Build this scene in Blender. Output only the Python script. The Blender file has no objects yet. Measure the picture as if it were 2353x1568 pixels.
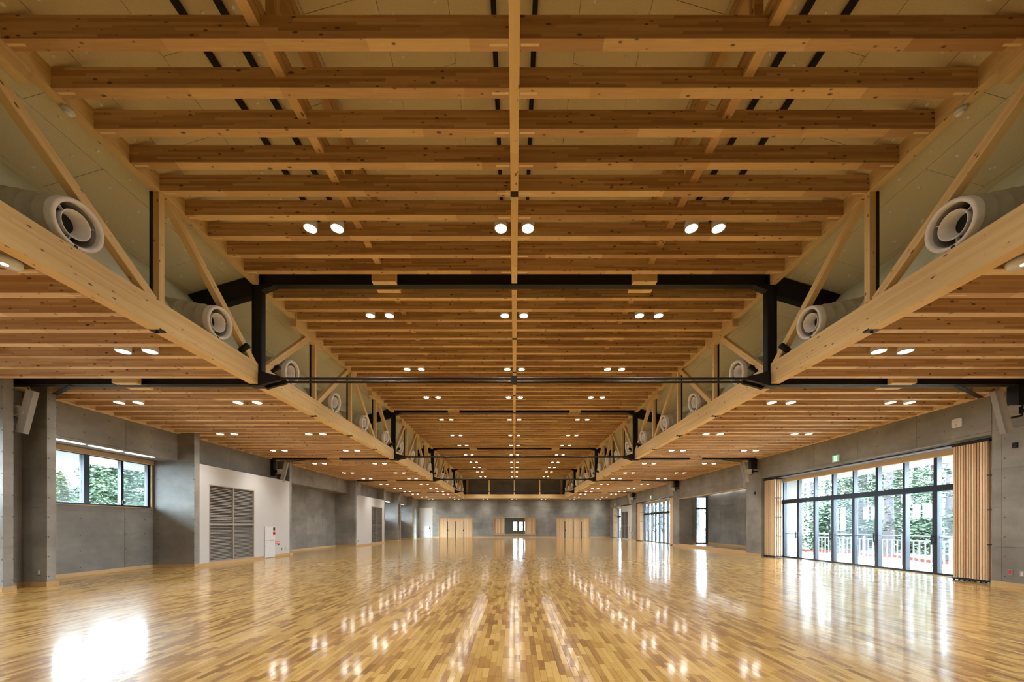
import bpy, math, random
from mathutils import Vector, Matrix
random.seed(7)
S = bpy.context.scene
COL = S.collection

# ------------------------------------------------------------------ camera, world, exposure
H = 1.38                       # eye height
F_PX, VX, VY = 860.0, 1182.0, 1209.0
cam_d = bpy.data.cameras.new('camera'); cam = bpy.data.objects.new('camera', cam_d); COL.objects.link(cam)
cam.location = (0, 0, H); cam.rotation_euler = (math.pi/2, 0, 0)
cam_d.sensor_fit = 'HORIZONTAL'; cam_d.sensor_width = 36.0
cam_d.lens = F_PX/2353*36.0
cam_d.shift_x = -(VX-2353/2)/2353
cam_d.shift_y = (VY-1568/2)/2353
cam_d.clip_start = 0.05; cam_d.clip_end = 400
S.camera = cam
wd = bpy.data.worlds.new('sky'); S.world = wd; wd.use_nodes = True
bg = wd.node_tree.nodes['Background']
bg.inputs['Color'].default_value = (0.80, 0.90, 1.0, 1); bg.inputs['Strength'].default_value = 48.0
S.view_settings.view_transform = 'Standard'; S.view_settings.look = 'None'
S.view_settings.exposure = -0.08; S.view_settings.gamma = 1.0; S.view_settings.use_curve_mapping = False
LAMP_W = 230.0                  # spot power of one downlight
LENS_E = 80.0                  # glow of its lens

# ------------------------------------------------------------------ main dimensions
ZA, ZT, JH, JW, PITCH = 4.438, 6.594, 0.25, 0.11, 0.455
W = 5.517                      # inner face of the trusses
XL, XR = -10.64, 11.2          # wall faces
YF = 43.7                      # far wall face
YB = -4.0                      # wall behind the camera
FY = [8.15, 17.25, 25.44, 34.54]
ZTOP = ZA+0.27                 # side ceiling boards
def roof_z(x): return 6.854+0.3*(5.5-abs(x))

# ------------------------------------------------------------------ materials
def new_mat(name):
    m = bpy.data.materials.new(name); m.use_nodes = True
    nt = m.node_tree; b = nt.nodes['Principled BSDF']
    return m, nt, b
def N(nt, t, **kw):
    n = nt.nodes.new(t)
    for k, v in kw.items():
        if k.startswith('i_'): n.inputs[int(k[2:])].default_value = v
        else: setattr(n, k, v)
    return n
def L(nt, a, b): nt.links.new(a, b)
def M(nt, op, a, b=None, c=None):
    n = nt.nodes.new('ShaderNodeMath'); n.operation = op
    for i, v in enumerate((a, b, c)):
        if v is None: continue
        if isinstance(v, (int, float)): n.inputs[i].default_value = v
        else: nt.links.new(v, n.inputs[i])
    return n.outputs[0]
def MIX(nt, fac, a, b, mode='MIX'):
    n = nt.nodes.new('ShaderNodeMix'); n.data_type = 'RGBA'; n.blend_type = mode
    for s, v in ((0, fac), (6, a), (7, b)):
        if isinstance(v, (int, float)): n.inputs[s].default_value = v
        elif isinstance(v, tuple): n.inputs[s].default_value = (*v, 1)
        else: nt.links.new(v, n.inputs[s])
    return n.outputs[2]
def RAMP(nt, fac, stops):
    n = nt.nodes.new('ShaderNodeValToRGB'); e = n.color_ramp.elements
    while len(e) < len(stops): e.new(0.5)
    for el, (p, c) in zip(e, stops): el.position = p; el.color = (*c, 1)
    nt.links.new(fac, n.inputs[0]); return n.outputs[0]
def COMB(nt, x, y, z):
    n = nt.nodes.new('ShaderNodeCombineXYZ')
    for i, v in enumerate((x, y, z)):
        if isinstance(v, (int, float)): n.inputs[i].default_value = v
        else: nt.links.new(v, n.inputs[i])
    return n.outputs[0]
def plain(name, col, rough=0.6, metal=0.0, bump=0.0, bscale=60.0, var=0.0, spec=0.5):
    m, nt, b = new_mat(name)
    b.inputs['Roughness'].default_value = rough; b.inputs['Metallic'].default_value = metal
    b.inputs['Specular IOR Level'].default_value = spec
    tc = N(nt, 'ShaderNodeTexCoord')
    nz = N(nt, 'ShaderNodeTexNoise'); nz.inputs['Scale'].default_value = bscale*0.2; nz.inputs['Detail'].default_value = 4
    L(nt, tc.outputs['Object'], nz.inputs['Vector'])
    v = 0.06+var
    c0 = tuple(max(0, x*(1-v)) for x in col); c1 = tuple(min(1, x*(1+v)) for x in col)
    L(nt, RAMP(nt, nz.outputs['Fac'], [(0.3, c0), (0.7, c1)]), b.inputs['Base Color'])
    if bump:
        n2 = N(nt, 'ShaderNodeTexNoise'); n2.inputs['Scale'].default_value = bscale
        L(nt, tc.outputs['Object'], n2.inputs['Vector'])
        bp = N(nt, 'ShaderNodeBump'); bp.inputs['Strength'].default_value = bump; bp.inputs['Distance'].default_value = 0.01
        L(nt, n2.outputs['Fac'], bp.inputs['Height']); L(nt, bp.outputs[0], b.inputs['Normal'])
    return m
def emit(name, col, strength):
    m, nt, b = new_mat(name)
    b.inputs['Base Color'].default_value = (*col, 1)
    b.inputs['Emission Color'].default_value = (*col, 1); b.inputs['Emission Strength'].default_value = strength
    return m
def wood(name, light, dark, lam=0.033, seglen=1.1, knots=1.0, rough=0.55, tone=1.15, objvar=0.22):
    """laminated pine: local X runs along the timber, laminations stack in local Z"""
    m, nt, b = new_mat(name)
    tc = N(nt, 'ShaderNodeTexCoord'); oi = N(nt, 'ShaderNodeObjectInfo')
    sp = N(nt, 'ShaderNodeSeparateXYZ'); L(nt, tc.outputs['Object'], sp.inputs[0])
    rnd = oi.outputs['Random']
    x = M(nt, 'MULTIPLY_ADD', rnd, 57.0, sp.outputs[0])
    y = M(nt, 'MULTIPLY_ADD', rnd, 13.0, sp.outputs[1]); z = sp.outputs[2]
    li = M(nt, 'FLOOR', M(nt, 'MULTIPLY_ADD', z, 1/lam, 0.35))
    sh = M(nt, 'FRACT', M(nt, 'MULTIPLY', li, 0.618))
    si = M(nt, 'FLOOR', M(nt, 'ADD', M(nt, 'DIVIDE', x, seglen), sh))
    wn = N(nt, 'ShaderNodeTexWhiteNoise'); wn.noise_dimensions = '3D'
    L(nt, COMB(nt, li, si, M(nt, 'MULTIPLY', rnd, 91.0)), wn.inputs['Vector'])
    g = N(nt, 'ShaderNodeTexNoise'); g.inputs['Scale'].default_value = 1.0; g.inputs['Detail'].default_value = 5; g.inputs['Roughness'].default_value = 0.6
    L(nt, COMB(nt, M(nt, 'MULTIPLY', x, 2.2), M(nt, 'MULTIPLY', y, 45.0), M(nt, 'MULTIPLY', z, 45.0)), g.inputs['Vector'])
    t = M(nt, 'ADD', M(nt, 'MULTIPLY', wn.outputs['Value'], tone*0.55), M(nt, 'MULTIPLY', g.outputs['Fac'], 0.55))
    t = M(nt, 'ADD', t, M(nt, 'MULTIPLY', M(nt, 'SUBTRACT', rnd, 0.5), objvar))
    mid = tuple((a+c)/2 for a, c in zip(light, dark))
    col = RAMP(nt, t, [(0.15, light), (0.55, mid), (0.95, dark)])
    if knots:
        vo = N(nt, 'ShaderNodeTexVoronoi'); vo.feature = 'F1'; vo.inputs['Scale'].default_value = 1.0
        L(nt, COMB(nt, M(nt, 'MULTIPLY', x, 6.5), M(nt, 'MULTIPLY', y, 14.0), M(nt, 'MULTIPLY', z, 14.0)), vo.inputs['Vector'])
        vs = N(nt, 'ShaderNodeSeparateColor'); L(nt, vo.outputs['Color'], vs.inputs[0])
        rad = M(nt, 'MULTIPLY', M(nt, 'MAXIMUM', M(nt, 'SUBTRACT', vs.outputs[0], 0.16), 0.0), 0.36*knots)
        kn = N(nt, 'ShaderNodeMapRange'); kn.inputs['To Min'].default_value = 1; kn.inputs['To Max'].default_value = 0
        kn.interpolation_type = 'SMOOTHSTEP'
        L(nt, vo.outputs['Distance'], kn.inputs['Value'])
        L(nt, M(nt, 'MULTIPLY', rad, 0.55), kn.inputs['From Min']); L(nt, M(nt, 'ADD', rad, 0.001), kn.inputs['From Max'])
        col = MIX(nt, M(nt, 'MULTIPLY', kn.outputs[0], 0.85), col, (0.075, 0.03, 0.012))
    L(nt, col, b.inputs['Base Color'])
    b.inputs['Roughness'].default_value = rough; b.inputs['Specular IOR Level'].default_value = 0.3
    bp = N(nt, 'ShaderNodeBump'); bp.inputs['Strength'].default_value = 0.08; bp.inputs['Distance'].default_value = 0.004
    L(nt, g.outputs['Fac'], bp.inputs['Height']); L(nt, bp.outputs[0], b.inputs['Normal'])
    return m
def concrete_mat():
    m, nt, b = new_mat('cast_concrete')
    ge = N(nt, 'ShaderNodeNewGeometry'); oi = N(nt, 'ShaderNodeObjectInfo')
    sp = N(nt, 'ShaderNodeSeparateXYZ'); L(nt, ge.outputs['Position'], sp.inputs[0])
    sn = N(nt, 'ShaderNodeSeparateXYZ'); L(nt, ge.outputs['True Normal'], sn.inputs[0])
    anx = M(nt, 'GREATER_THAN', M(nt, 'ABSOLUTE', sn.outputs[0]), 0.5)
    u = M(nt, 'ADD', M(nt, 'MULTIPLY', sp.outputs[1], anx), M(nt, 'MULTIPLY', sp.outputs[0], M(nt, 'SUBTRACT', 1.0, anx)))
    v = sp.outputs[2]
    n1 = N(nt, 'ShaderNodeTexNoise'); n1.inputs['Scale'].default_value = 0.9; n1.inputs['Detail'].default_value = 8; n1.inputs['Roughness'].default_value = 0.62
    L(nt, ge.outputs['Position'], n1.inputs['Vector'])
    n2 = N(nt, 'ShaderNodeTexNoise'); n2.inputs['Scale'].default_value = 1.0; n2.inputs['Detail'].default_value = 6
    L(nt, COMB(nt, M(nt, 'MULTIPLY', sp.outputs[0], 1.3), M(nt, 'MULTIPLY', sp.outputs[1], 1.3), M(nt, 'MULTIPLY', v, 4.0)), n2.inputs['Vector'])
    n3 = N(nt, 'ShaderNodeTexNoise'); n3.inputs['Scale'].default_value = 55.0; n3.inputs['Detail'].default_value = 4
    L(nt, ge.outputs['Position'], n3.inputs['Vector'])
    t = M(nt, 'ADD', M(nt, 'MULTIPLY', n1.outputs['Fac'], 0.66), M(nt, 'MULTIPLY', n2.outputs['Fac'], 0.19))
    t = M(nt, 'ADD', t, M(nt, 'MULTIPLY', n3.outputs['Fac'], 0.14))
    t = M(nt, 'ADD', t, M(nt, 'MULTIPLY', M(nt, 'SUBTRACT', oi.outputs['Random'], 0.5), 0.09))
    col = RAMP(nt, t, [(0.30, (0.125, 0.118, 0.104)), (0.50, (0.205, 0.195, 0.174)), (0.72, (0.30, 0.288, 0.262))])
    # form-tie holes, 600 x 450 grid
    fu = M(nt, 'SUBTRACT', M(nt, 'FRACT', M(nt, 'ADD', M(nt, 'DIVIDE', u, 0.6), 0.25)), 0.5)
    fv = M(nt, 'SUBTRACT', M(nt, 'FRACT', M(nt, 'DIVIDE', v, 0.45)), 0.5)
    d = M(nt, 'SQRT', M(nt, 'ADD', M(nt, 'POWER', M(nt, 'MULTIPLY', fu, 0.6), 2.0), M(nt, 'POWER', M(nt, 'MULTIPLY', fv, 0.45), 2.0)))
    hole = M(nt, 'LESS_THAN', d, 0.016)
    col = MIX(nt, M(nt, 'MULTIPLY', hole, 0.75), col, (0.03, 0.028, 0.026))  # shade in the depth of each hole is painted into the colour
    L(nt, col, b.inputs['Base Color']); b.inputs['Roughness'].default_value = 0.55
    b.inputs['Specular IOR Level'].default_value = 0.35
    bp = N(nt, 'ShaderNodeBump'); bp.inputs['Strength'].default_value = 0.25; bp.inputs['Distance'].default_value = 0.006
    L(nt, M(nt, 'SUBTRACT', n3.outputs['Fac'], M(nt, 'MULTIPLY', hole, 2.0)), bp.inputs['Height']); L(nt, bp.outputs[0], b.inputs['Normal'])
    return m
PLW, PLL = 0.06, 0.30
def floor_mat():
    m, nt, b = new_mat('parquet')
    ge = N(nt, 'ShaderNodeNewGeometry'); sp = N(nt, 'ShaderNodeSeparateXYZ'); L(nt, ge.outputs['Position'], sp.inputs[0])
    i = M(nt, 'FLOOR', M(nt, 'DIVIDE', sp.outputs[0], PLW))
    off = M(nt, 'FRACT', M(nt, 'MULTIPLY', i, 0.7548777))
    pl = M(nt, 'MULTIPLY_ADD', M(nt, 'FRACT', M(nt, 'MULTIPLY', i, 0.5698403)), 0.20, 0.20)
    j = M(nt, 'FLOOR', M(nt, 'ADD', M(nt, 'DIVIDE', sp.outputs[1], pl), off))
    wn = N(nt, 'ShaderNodeTexWhiteNoise'); wn.noise_dimensions = '3D'; L(nt, COMB(nt, i, j, 3.0), wn.inputs['Vector'])
    g = N(nt, 'ShaderNodeTexNoise'); g.inputs['Scale'].default_value = 1; g.inputs['Detail'].default_value = 5
    L(nt, COMB(nt, M(nt, 'MULTIPLY', sp.outputs[0], 55.0), M(nt, 'ADD', M(nt, 'MULTIPLY', sp.outputs[1], 5.0), M(nt, 'MULTIPLY', i, 7.3)), M(nt, 'MULTIPLY', wn.outputs['Value'], 40.0)), g.inputs['Vector'])
    t = M(nt, 'ADD', M(nt, 'MULTIPLY', wn.outputs['Value'], 0.75), M(nt, 'MULTIPLY', M(nt, 'SUBTRACT', g.outputs['Fac'], 0.5), 0.5))
    col = RAMP(nt, t, [(0.0, (0.52, 0.345, 0.105)), (0.36, (0.41, 0.25, 0.062)), (0.58, (0.30, 0.16, 0.034)), (0.82, (0.18, 0.083, 0.017))])
    L(nt, col, b.inputs['Base Color'])
    b.inputs['Roughness'].default_value = 0.32; b.inputs['Specular IOR Level'].default_value = 0.3
    b.inputs['Coat Weight'].default_value = 1.0; b.inputs['Coat Roughness'].default_value = 0.105; b.inputs['Coat IOR'].default_value = 1.5
    # each block lies a hair out of level: that breaks the reflections up
    vs = N(nt, 'ShaderNodeVectorMath'); vs.operation = 'SUBTRACT'; L(nt, wn.outputs['Color'], vs.inputs[0]); vs.inputs[1].default_value = (0.5, 0.5, 0.5)
    w2 = N(nt, 'ShaderNodeTexNoise'); w2.inputs['Scale'].default_value = 1.0; w2.inputs['Detail'].default_value = 2
    L(nt, COMB(nt, M(nt, 'MULTIPLY', sp.outputs[0], 14.0), M(nt, 'MULTIPLY', sp.outputs[1], 3.0), 0.0), w2.inputs['Vector'])
    v2 = N(nt, 'ShaderNodeVectorMath'); v2.operation = 'SUBTRACT'; L(nt, w2.outputs['Color'], v2.inputs[0]); v2.inputs[1].default_value = (0.5, 0.5, 0.5)
    sc = N(nt, 'ShaderNodeVectorMath'); sc.operation = 'MULTIPLY'; L(nt, vs.outputs[0], sc.inputs[0]); sc.inputs[1].default_value = (0.006, 0.007, 0.0)
    s2 = N(nt, 'ShaderNodeVectorMath'); s2.operation = 'MULTIPLY_ADD'; L(nt, v2.outputs[0], s2.inputs[0]); s2.inputs[1].default_value = (0.010, 0.008, 0.0); L(nt, sc.outputs[0], s2.inputs[2])
    ad = N(nt, 'ShaderNodeVectorMath'); ad.operation = 'ADD'; L(nt, ge.outputs['Normal'], ad.inputs[0]); L(nt, s2.outputs[0], ad.inputs[1])
    no = N(nt, 'ShaderNodeVectorMath'); no.operation = 'NORMALIZE'; L(nt, ad.outputs[0], no.inputs[0])
    L(nt, no.outputs[0], b.inputs['Coat Normal'])
    return m
def glass_mat(name, haze=0.0, tint=(0.93, 0.97, 0.98)):
    m, nt, b = new_mat(name); nt.nodes.remove(b)
    out = nt.nodes['Material Output']
    tr = N(nt, 'ShaderNodeBsdfTransparent'); tr.inputs[0].default_value = (*tint, 1)
    gl = N(nt, 'ShaderNodeBsdfGlossy'); gl.inputs['Roughness'].default_value = 0.0
    lw = N(nt, 'ShaderNodeLayerWeight'); lw.inputs[0].default_value = 0.5
    fr = M(nt, 'MULTIPLY_ADD', M(nt, 'POWER', lw.outputs['Facing'], 5.0), 0.92, 0.035)
    mx = N(nt, 'ShaderNodeMixShader'); L(nt, fr, mx.inputs[0]); L(nt, tr.outputs[0], mx.inputs[1]); L(nt, gl.outputs[0], mx.inputs[2])
    res = mx.outputs[0]
    if haze:
        df = N(nt, 'ShaderNodeBsdfTranslucent'); df.inputs[0].default_value = (0.8, 0.85, 0.9, 1)
        m2 = N(nt, 'ShaderNodeMixShader'); m2.inputs[0].default_value = haze
        L(nt, res, m2.inputs[1]); L(nt, df.outputs[0], m2.inputs[2]); res = m2.outputs[0]
    L(nt, res, out.inputs['Surface']); return m
def leaf_mat(name, c0, c1):
    m, nt, b = new_mat(name)
    ge = N(nt, 'ShaderNodeNewGeometry')
    nz = N(nt, 'ShaderNodeTexNoise'); nz.inputs['Scale'].default_value = 1.6; L(nt, ge.outputs['Position'], nz.inputs['Vector'])
    t = M(nt, 'ADD', M(nt, 'MULTIPLY', ge.outputs['Random Per Island'], 0.6), M(nt, 'MULTIPLY', nz.outputs['Fac'], 0.5))
    L(nt, RAMP(nt, t, [(0.25, c0), (0.85, c1)]), b.inputs['Base Color'])
    b.inputs['Roughness'].default_value = 0.6
    return m
PINE_L, PINE_D = (0.68, 0.475, 0.235), (0.36, 0.20, 0.083)
m_joist = wood('pine_joist', PINE_L, PINE_D)
m_joist_side = wood('pine_joist_daylit', (0.78, 0.60, 0.39), (0.48, 0.30, 0.165))  # aisle pine made paler: daylight on these joists is put into the colour
m_glulam = wood('pine_glulam', (0.74, 0.55, 0.275), (0.56, 0.37, 0.155), lam=0.03, seglen=2.3, knots=0.8, tone=0.7, objvar=0.12)
m_plug = plain('pale_plug', (0.74, 0.55, 0.30), 0.6)
m_skirt = wood('oak_skirting', (0.54, 0.37, 0.185), (0.40, 0.25, 0.11), lam=0.5, seglen=0.8, knots=0.0)
m_slat = wood('larch_slat', (0.72, 0.54, 0.345), (0.42, 0.24, 0.135), lam=5, seglen=30, knots=0.0, tone=0.2, objvar=1.0)
m_door = wood('vertical_board', (0.66, 0.49, 0.295), (0.40, 0.25, 0.13), lam=0.07, seglen=9, knots=0.0, tone=1.0)
m_conc = concrete_mat()
m_floor = floor_mat()
m_dot = plain('white_washer', (0.90, 0.90, 0.90), 0.5)
m_white = plain('white_plaster', (0.45, 0.44, 0.425), 0.6, bump=0.01, bscale=300)
m_enamel = plain('white_enamel', (0.56, 0.555, 0.55), 0.35)
m_steel = plain('black_steel', (0.010, 0.010, 0.012), 0.5, 0.0, spec=0.25)
m_alu = plain('black_aluminium', (0.02, 0.023, 0.03), 0.3, 0.5)
m_roof = plain('acoustic_board', (0.74, 0.66, 0.45), 0.9, bump=0.01, bscale=400)
m_mint = plain('mint_board', (0.76, 0.84, 0.70), 0.7, var=0.06, bscale=6)
m_duct = plain('taped_duct', (0.46, 0.43, 0.33), 0.45, bump=0.25, bscale=25, var=0.06)
m_ring = plain('white_ring', (0.74, 0.72, 0.70), 0.35)
m_dark = plain('throat_shade', (0.01, 0.01, 0.01), 0.9)  # black discs stand in for the shade deep inside the nozzles
m_louvre = plain('taupe_louvre', (0.28, 0.25, 0.215), 0.5, 0.1)
m_void = plain('louvre_backing', (0.035, 0.032, 0.03), 0.9)
m_spk = plain('grey_speaker', (0.40, 0.38, 0.36), 0.5)
m_grille = plain('speaker_grille', (0.27, 0.27, 0.275), 0.45, bump=0.3, bscale=300)
m_glass = glass_mat('clear_glass')
m_hazy = glass_mat('screened_glass', 0.014, (0.80, 0.85, 0.87))
m_red = plain('red_plastic', (0.62, 0.02, 0.02), 0.35)
m_dkred = plain('dark_red_lamp', (0.09, 0.012, 0.02), 0.2)
m_blue = plain('blue_print', (0.12, 0.11, 0.42), 0.6)
m_print = plain('white_print', (0.85, 0.85, 0.85), 0.6)
m_led = emit('cove_tube', (0.88, 0.96, 1.0), 2.2)
m_led2 = emit('alcove_tube', (0.92, 0.97, 1.0), 9.0)
m_lens = emit('lamp_lens', (1.0, 0.97, 0.90), LENS_E)
m_sgreen = emit('sign_green', (0.05, 0.55, 0.25), 1.0)
m_swhite = emit('sign_white', (0.9, 1.0, 0.93), 1.2)
m_extw = plain('white_render', (0.72, 0.72, 0.70), 0.7)
m_rail = plain('white_railing', (0.80, 0.80, 0.80), 0.4)
m_deck = plain('terrace_slab', (0.62, 0.61, 0.60), 0.8, bump=0.1)
m_gravel = plain('forest_floor', (0.06, 0.055, 0.045), 0.95, bump=0.4, bscale=20, var=0.25)
m_bark = plain('bark', (0.075, 0.07, 0.075), 0.95, bump=0.6, bscale=30, var=0.3)
m_leafa = leaf_mat('conifer_leaf', (0.010, 0.030, 0.019), (0.058, 0.100, 0.045))
m_leafb = leaf_mat('maple_leaf', (0.026, 0.045, 0.014), (0.085, 0.10, 0.03))
m_tape = plain('orange_tape', (0.16, 0.022, 0.012), 0.6)
m_brown = plain('brown_stud', (0.30, 0.15, 0.06), 0.6)

# ------------------------------------------------------------------ mesh helpers
_cache = {}
BOXF = [(0,3,2,1),(4,5,6,7),(0,1,5,4),(1,2,6,5),(2,3,7,6),(3,0,4,7)]
def box_data(sx, sy, sz, mat, bev=0.0):
    k = (round(sx,4), round(sy,4), round(sz,4), mat.name)
    if k in _cache: return _cache[k]
    hx, hy, hz = sx/2, sy/2, sz/2
    v = [(-hx,-hy,-hz),(hx,-hy,-hz),(hx,hy,-hz),(-hx,hy,-hz),(-hx,-hy,hz),(hx,-hy,hz),(hx,hy,hz),(-hx,hy,hz)]
    me = bpy.data.meshes.new('box'); me.from_pydata(v, [], BOXF); me.materials.append(mat); _cache[k] = me
    return me
def wloc(o):
    p = Vector((0,0,0))
    while o is not None: p = p+o.location; o = o.parent
    return p
def link(name, data, loc, parent=None, rot=None):
    o = bpy.data.objects.new(name, data); COL.objects.link(o)
    o.location = Vector(loc)
    if rot is not None: o.rotation_euler = rot
    if parent is not None:
        o.location = Vector(loc)-wloc(parent); o.parent = parent
    return o
def box(name, x0, x1, y0, y1, z0, z1, mat, parent=None):
    x0, x1 = min(x0,x1), max(x0,x1); y0, y1 = min(y0,y1), max(y0,y1); z0, z1 = min(z0,z1), max(z0,z1)
    return link(name, box_data(x1-x0, y1-y0, z1-z0, mat), ((x0+x1)/2,(y0+y1)/2,(z0+z1)/2), parent)
def boxes(name, lst, mat, parent=None, loc=None):
    """several boxes that are one piece"""
    if loc is None: loc = (lst[0][0]+lst[0][1])/2, (lst[0][2]+lst[0][3])/2, min(b[4] for b in lst)
    v, f = [], []
    for (x0,x1,y0,y1,z0,z1) in lst:
        x0, x1 = min(x0,x1), max(x0,x1); y0, y1 = min(y0,y1), max(y0,y1); z0, z1 = min(z0,z1), max(z0,z1)
        o = len(v)
        v += [(x-loc[0],y-loc[1],z-loc[2]) for x,y,z in ((x0,y0,z0),(x1,y0,z0),(x1,y1,z0),(x0,y1,z0),(x0,y0,z1),(x1,y0,z1),(x1,y1,z1),(x0,y1,z1))]
        f += [tuple(i+o for i in q) for q in BOXF]
    me = bpy.data.meshes.new(name); me.from_pydata(v, [], f); me.materials.append(mat)
    return link(name, me, loc, parent)
def beam(name, p0, p1, w, h, mat, parent=None):
    """timber from p0 to p1 (centre line); local X along it"""
    p0, p1 = Vector(p0), Vector(p1); d = p1-p0; ln = d.length; x = d.normalized()
    up = Vector((0,0,1)) if abs(x.z) < 0.999 else Vector((0,1,0))
    y = up.cross(x).normalized(); z = x.cross(y)
    o = link(name, box_data(ln, w, h, mat), (p0+p1)/2, parent)
    o.rotation_euler = Matrix((x,y,z)).transposed().to_euler()
    return o
def poly(name, verts, faces, mat, loc=(0,0,0), parent=None, smooth=False):
    me = bpy.data.meshes.new(name)
    me.from_pydata([(v[0]-loc[0],v[1]-loc[1],v[2]-loc[2]) for v in verts], [], faces); me.materials.append(mat)
    if smooth:
        for p in me.polygons: p.use_smooth = True
    return link(name, me, loc, parent)
def lathe_data(name, prof, mat, n=24, smooth=True):
    """revolve (radius, z) profile round Z"""
    v, f = [], []
    for r, z in prof:
        for i in range(n):
            a = 2*math.pi*i/n; v.append((r*math.cos(a), r*math.sin(a), z))
    for k in range(len(prof)-1):
        for i in range(n):
            j = (i+1) % n; f.append((k*n+i, k*n+j, (k+1)*n+j, (k+1)*n+i))
    me = bpy.data.meshes.new(name); me.from_pydata(v, [], f); me.materials.append(mat)
    if smooth:
        for p in me.polygons: p.use_smooth = True
    me.validate(); return me
def disc_data(name, r, mat, n=24, up=False):
    v = [(r*math.cos(2*math.pi*i/n), r*math.sin(2*math.pi*i/n), 0) for i in range(n)]
    f = [tuple(range(n)) if up else tuple(reversed(range(n)))]
    me = bpy.data.meshes.new(name); me.from_pydata(v, [], f); me.materials.append(mat); return me
def cyl(name, p0, p1, r, mat, parent=None, n=12, r2=None):
    p0, p1 = Vector(p0), Vector(p1); d = p1-p0; r2 = r if r2 is None else r2
    me = lathe_data(name, [(0.0001,0),(r,0),(r,0.0002),(r2,d.length-0.0002),(r2,d.length),(0.0001,d.length)], mat, n)
    o = link(name, me, p0, parent); o.rotation_euler = d.to_track_quat('Z','Y').to_euler(); return o
def tag(o, label=None, cat=None, group=None, kind=None):
    if label: o['label'] = label
    if cat: o['category'] = cat
    if group: o['group'] = group
    if kind: o['kind'] = kind
    return o
def thing(name, label, cat, loc=(0,0,0), group=None):
    return tag(link(name, None, loc), label, cat, group)
def struct(name, label, loc=(0,0,0)):
    o = link(name, None, loc); return tag(o, label, kind='structure')
def copy_tree(o, loc=None, parent=None):
    c = o.copy(); COL.objects.link(c)
    if parent is not None: c.parent = parent
    if loc is not None: c.location = loc
    for ch in o.children: copy_tree(ch, None, c)
    return c
ORD = ['first','second','third','fourth','fifth','sixth','seventh','eighth','ninth','tenth','eleventh','twelfth','thirteenth','fourteenth','fifteenth','sixteenth','seventeenth','eighteenth','nineteenth','twentieth']

def subtract(r, h):
    x0,x1,z0,z1 = r; a0,a1,b0,b1 = h
    if a1 <= x0 or a0 >= x1 or b1 <= z0 or b0 >= z1: return [r]
    out = []
    if a0 > x0: out.append((x0, a0, z0, z1))
    if a1 < x1: out.append((a1, x1, z0, z1))
    m0, m1 = max(x0,a0), min(x1,a1)
    if b0 > z0: out.append((m0, m1, z0, b0))
    if b1 < z1: out.append((m0, m1, b1, z1))
    return out
def minus(r, holes):
    rs = [r]
    for h in holes: rs = [q for s in rs for q in subtract(s, h)]
    return rs
def cwall(name, axis, face, sign, u0, u1, z0, z1, thick, holes=(), parent=None, uoff=0.0, zoff=0.0, panels=True, mat=None, pw=1.8, ph=0.9):
    """cast wall with its formwork panels; face = coordinate of the finished face, sign = direction it looks"""
    mat = mat or m_conc
    core = []
    d = 0.014 if panels else 0.0
    f0, f1 = face-sign*d, face-sign*thick
    for (a,b,c,e) in minus((u0,u1,z0,z1), holes):
        core.append((f0,f1,a,b,c,e) if axis == 'x' else (a,b,f0,f1,c,e))
    w = boxes(name, core, mat, parent)
    if panels:
        k0, k1 = math.floor((u0-uoff)/pw), math.ceil((u1-uoff)/pw)
        l0, l1 = math.floor((z0-zoff)/ph), math.ceil((z1-zoff)/ph)
        g = 0.004
        for k in range(k0, k1):
            for l in range(l0, l1):
                c = (max(u0,uoff+k*pw), min(u1,uoff+(k+1)*pw), max(z0,zoff+l*ph), min(z1,zoff+(l+1)*ph))
                if c[1]-c[0] < 0.03 or c[3]-c[2] < 0.03: continue
                for (a,b,e,f) in minus(c, holes):
                    if b-a < 0.03 or f-e < 0.03: continue
                    if axis == 'x': box('panel', f0, face, a+g, b-g, e+g, f-g, mat, w)
                    else: box('panel', a+g, b-g, f0, face, e+g, f-g, mat, w)
    return w
def pier(x0, x1, y0, y1, z0, z1, parent, name='pier'):
    core = box(name, x0+0.006, x1-0.006, y0+0.006, y1-0.006, z0, z1, m_conc, parent)
    z = z0
    while z < z1-0.02:
        e = min(z+0.9, z1)
        box('panel', x0, x1, y0, y1, z+(0.003 if z > z0 else 0), e-0.003, m_conc, core); z = e
    return core

# ================================================================== FLOOR
fl = boxes('floor', [(-12.2, 12.3, 9.0, YF+0.3, -0.2, 0.0), (-12.2, 12.3, YB-0.3, 9.0, -0.2, -0.004)], m_floor)
tag(fl, 'glossy honey-coloured parquet floor of the hall', kind='structure')
def fract(v): return v-math.floor(v)
cells = []
for i in range(math.floor(XL/PLW)-9, math.ceil(11.9/PLW)):
    off = fract(i*0.7548777); pl = fract(i*0.5698403)*0.20+0.20
    j0 = math.floor(1.8/pl+off); j1 = math.floor(9.0/pl+off)
    for j in range(j0, j1+1):
        cells.append((i, j, i*PLW, (j-off)*pl, pl))
G = 0.0005
def plank_verts(x, y, L_, z0=-0.004):
    b = 0.0006
    return [(x+G,y+G,z0),(x+PLW-G,y+G,z0),(x+PLW-G,y+L_-G,z0),(x+G,y+L_-G,z0),
            (x+G+b,y+G+b,0),(x+PLW-G-b,y+G+b,0),(x+PLW-G-b,y+L_-G-b,0),(x+G+b,y+L_-G-b,0)]
PF = [(4,5,6,7),(0,1,5,4),(1,2,6,5),(2,3,7,6),(3,0,4,7)]
vis = []
for c in cells:
    yc = c[3]+c[4]/2; xc = c[2]+PLW/2
    px, py = VX+F_PX*xc/max(yc,0.1), VY+F_PX*H/max(yc,0.1)
    if 10 < px < 2343 and py < 1560: vis.append((yc+0.15*abs(xc)**0.5, c))
vis.sort(key=lambda t: t[0]); near = set(c for _, c in vis[:300])
_pm = {}
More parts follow.
